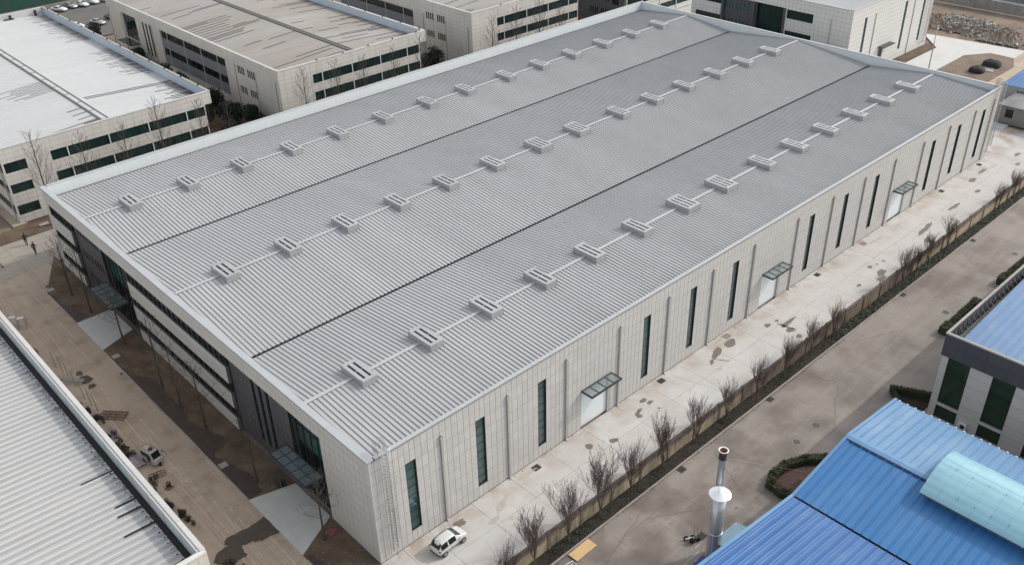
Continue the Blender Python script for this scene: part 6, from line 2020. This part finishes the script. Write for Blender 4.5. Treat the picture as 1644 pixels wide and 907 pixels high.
# ------------------------------------------------------------------ far right lot
sheet('apron', [(158.2, 31.6), (171.7, 31.6), (179.6, 38.5), (182, 17), (175.6, 16.7), (175.7, 21.7), (170.6, 25.1), (158.5, 24.9), (138.5, 24.9), (138.5, 31.6)], .02, 'apron', th=.1)
sheet('earth_bed', [(155, 31.7), (171.6, 31.7), (173.8, 34.4), (155, 34.4)], .03, 'soil', th=.12)
sheet('earth_bed', [(157, 25), (170.5, 25.0), (175.6, 21.6), (175.5, 16.8), (170, 14.5), (150, 14.5)], .03, 'earth2' if 'earth2' in M else M.setdefault('earth2', mat('brown_bed', (.19, .145, .11), .95, var=.3, nscale=.3, fine=.25, fscale=2, bump=.6, bscale=4)) and 'earth2', th=.12)
sheet('sand_path', [(150, 14.4), (176, 16.7), (186, 17.2), (200, 14), (200, 10), (158, 12), (150, 12)], .015, 'sand' if 'sand' in M else M.setdefault('sand', mat('pale_sand', (.42, .34, .25), .95, var=.2, nscale=.3)) and 'sand')
t = thing('lamp_post', 'tall thin grey lamp post on the pale apron behind the factory', 'lamp post', (157.9, 26.6, 0))
m1 = MB(); m1.tube((157.9, 26.6, 0), (157.9, 26.6, 8.6), .14, .08, 8); m1.build('pole', 'steel', t)
m1 = MB(); m1.tube((157.9, 26.6, 8.5), (157.2, 26.2, 8.9), .05, .04, 6); m1.box(156.8, 26.0, 8.85, 157.3, 26.35, 8.95); m1.build('lamp_head', 'steel', t)


def mound(cx, cy, rx_, ry_, h, matname, name, label, cat, seed=1, n=22, rough=.25, kind='stuff'):
    rs = random.Random(seed); m1 = MB(); vs = []
    for i in range(n+1):
        for j in range(n+1):
            u, v = -1+2*i/n, -1+2*j/n
            d = min(1, math.hypot(u, v)); z = h*(1-d**1.6)*(1+rs.uniform(-rough, rough)); z = max(z, -.1)
            vs.append((cx+u*rx_, cy+v*ry_, z))
    fs = [(i*(n+1)+j, (i+1)*(n+1)+j, (i+1)*(n+1)+j+1, i*(n+1)+j+1) for i in range(n) for j in range(n)]
    m1.add(vs, fs, 0, False); o = m1.build(name, matname); o['kind'] = kind; tag(o, label, cat); return o


mound(188.0, 23.5, 5, 4.5, 1.9, 'rubble2', 'dirt_mound', 'brown dirt mound at the right end of the rubble', 'dirt mound', 2)
mound(191.0, 33.0, 6, 6.5, 1.4, 'rubble2', 'dirt_mound', 'low dirt heap under the grey rubble', 'dirt mound', 3)
mound(190.0, 40.5, 4, 4, 1.6, 'rubble2', 'dirt_mound', 'dirt heap nearest the pale far block', 'dirt mound', 4)
m1 = MB()
for i in range(1900):
    k = random.random()
    x = random.gauss(191, 3.0); y = random.gauss(34, 4.6)
    if k > .85: x, y = random.gauss(184.5, 1.0), random.gauss(24, 3.2)
    s = random.uniform(.06, .28); z = max(.05, 1.35*(1-((x-191)/6.5)**2-((y-34)/8)**2))+random.uniform(-.1, .25) if k < .85 else .1
    a = Vector((random.gauss(0, 1), random.gauss(0, 1), random.gauss(0, 1))).normalized(); b = a.cross(Vector((random.gauss(0, 1), .3, 1))).normalized(); c = a.cross(b)
    m1.obox((x, y, z), a, b, c, s, s*random.uniform(.4, .9), s*random.uniform(.2, .6), random.choice((0, 0, 0, 0, 1, 2, 2)))
o = m1.build('rubble', ['rubble', 'white', 'rubble2']); o['kind'] = 'stuff'; tag(o, 'heap of pale broken rubble on the bare lot at top right', 'rubble')
for i, (cx, cy, rx_, ry_, h) in enumerate([(167.6, 18.0, 1.6, 1.9, 1.3), (162.2, 18.7, 1.5, 1.6, 1.1)]):
    rs = random.Random(i+5); m1 = MB(); n = 14; vs = []
    for a in range(8):
        for b in range(n):
            t_ = a/7; r = (1-t_**5)*(1 if a else 1); an = 2*math.pi*b/n
            sq = 1/max(abs(math.cos(an)), abs(math.sin(an)))**.6
            vs.append((cx+rx_*r*sq*.9*math.cos(an)*rs.uniform(.93, 1.05), cy+ry_*r*sq*.9*math.sin(an)*rs.uniform(.93, 1.05), h*min(1, t_*1.2)*rs.uniform(.92, 1.05)))
    fs = [(a*n+b, a*n+(b+1) % n, (a+1)*n+(b+1) % n, (a+1)*n+b) for a in range(7) for b in range(n)]+[tuple(7*n+b for b in range(n))]
    m1.add(vs, fs, 0, True); o = m1.build('covered_pile', 'darknet', loc=(cx, cy, 0)); tag(o, ['larger dark net-covered pile on the far earth bed', 'smaller dark net-covered pile on the far earth bed'][i], 'covered pile')
o = MB().obox((165.2, 17.6, .08), (1, .3, 0), (0, 1, 0), (0, 0, 1), 1.4, 1.0, .05).build('slab', 'stonegrey', loc=(165, 17.6, 0)); tag(o, 'pale flat slab between the two dark covered piles', 'slab')
t = thing('boundary_wall', 'old stained concrete wall across the far bare lot', 'wall', (207, 40, 0))
for i in range(14):
    y0_ = 8+i*4.6; m1 = MB(); m1.box(206.8+.01*i, y0_, 0, 207.1+.01*i, y0_+4.5, 2.5+random.uniform(-.06, .06)); m1.build('wall_panel', 'oldwall', t)
    m1 = MB(); m1.box(206.7+.01*i, y0_-.1, 0, 207.15+.01*i, y0_-.001, 2.65); m1.build('pillar', 'oldwall', t)
sheet('far_road', [(209, 0), (217, 0), (222, 70), (214, 70)], .0, 'apron')
t = thing('far_shed', 'dark grey shed along the top right edge of the view', 'shed', (222, 40, 0))
m1 = MB(); m1.box(218, 26, 0, 228, 38, 3.5); m1.build('wall', 'shedroof', t); m1 = MB(); m1.box(217.6, 25.6, 3.5, 228.4, 38.4, 3.8); m1.build('roof', 'shedroof', t)
# shed and blue roof at right
t = thing('gatehouse', 'low grey shed with stained flat roof and one window past the yard', 'shed', (139, 0, 0))
m1 = MB(); wall_with_holes(m1, 'x', 139.0, 139.3, -9, 5.0, 0, 3.1, [(2.45, 3.8, 1.15, 2.7)]); m1.box(139.3, 4.7, 0, 146, 5.0, 3.1); m1.build('wall', 'sheds' if 'sheds' in M else M.setdefault('sheds', mat('shed_wall', (.27, .26, .24), .8, var=.1, nscale=.5)) and 'sheds', t)
window(t, 'x', 2.45, 3.8, 1.15, 2.7, 139.15, -1, 2, 1, gm='glassdark')
m1 = MB(); m1.box(138.7, -9.2, 3.1, 147.2, 5.3, 3.3); m1.build('roof', 'shedroof', t)
m1 = MB(); m1.box(146.6, -9.2, 3.3, 146.9, 5.3, 3.7); m1.build('parapet', 'shedroof', t)
m1 = MB(); m1.box(139.9, 2, 0, 140, 4, 3.0); m1.build('inner_partition', 'slot', t)
t = thing('blue_roofed_shed', 'shed with bright blue metal roof beyond the grey shed at the right edge', 'shed', (150, 2, 0))
me = sheet_mesh('roof_sheet', 0, .8, 147.3, 4.0, 161, 4.6, 'blueroof2', .06, .1, axis='y').mesh('roof_sheet', 'blueroof2')
for k in range(22): inst(me, 'roof_sheet', t, (0, 8.3-.8*(k+1), 0))
m1 = MB(); m1.box(147.5, -9, 0, 160.6, 8.0, 3.95); m1.build('wall', 'panel', t)
for i in range(4):
    o = MB().box(136.0+i*.62, 2.5, .02, 136.5+i*.62, 5.4, .07+.02*i).build('white_board', 'white', loc=(136+i*.62, 4, 0)); tag(o, 'flat white board on the ground by the grey shed, %s from the yard side' % ORD[i], 'board', 'white boards by the grey shed')
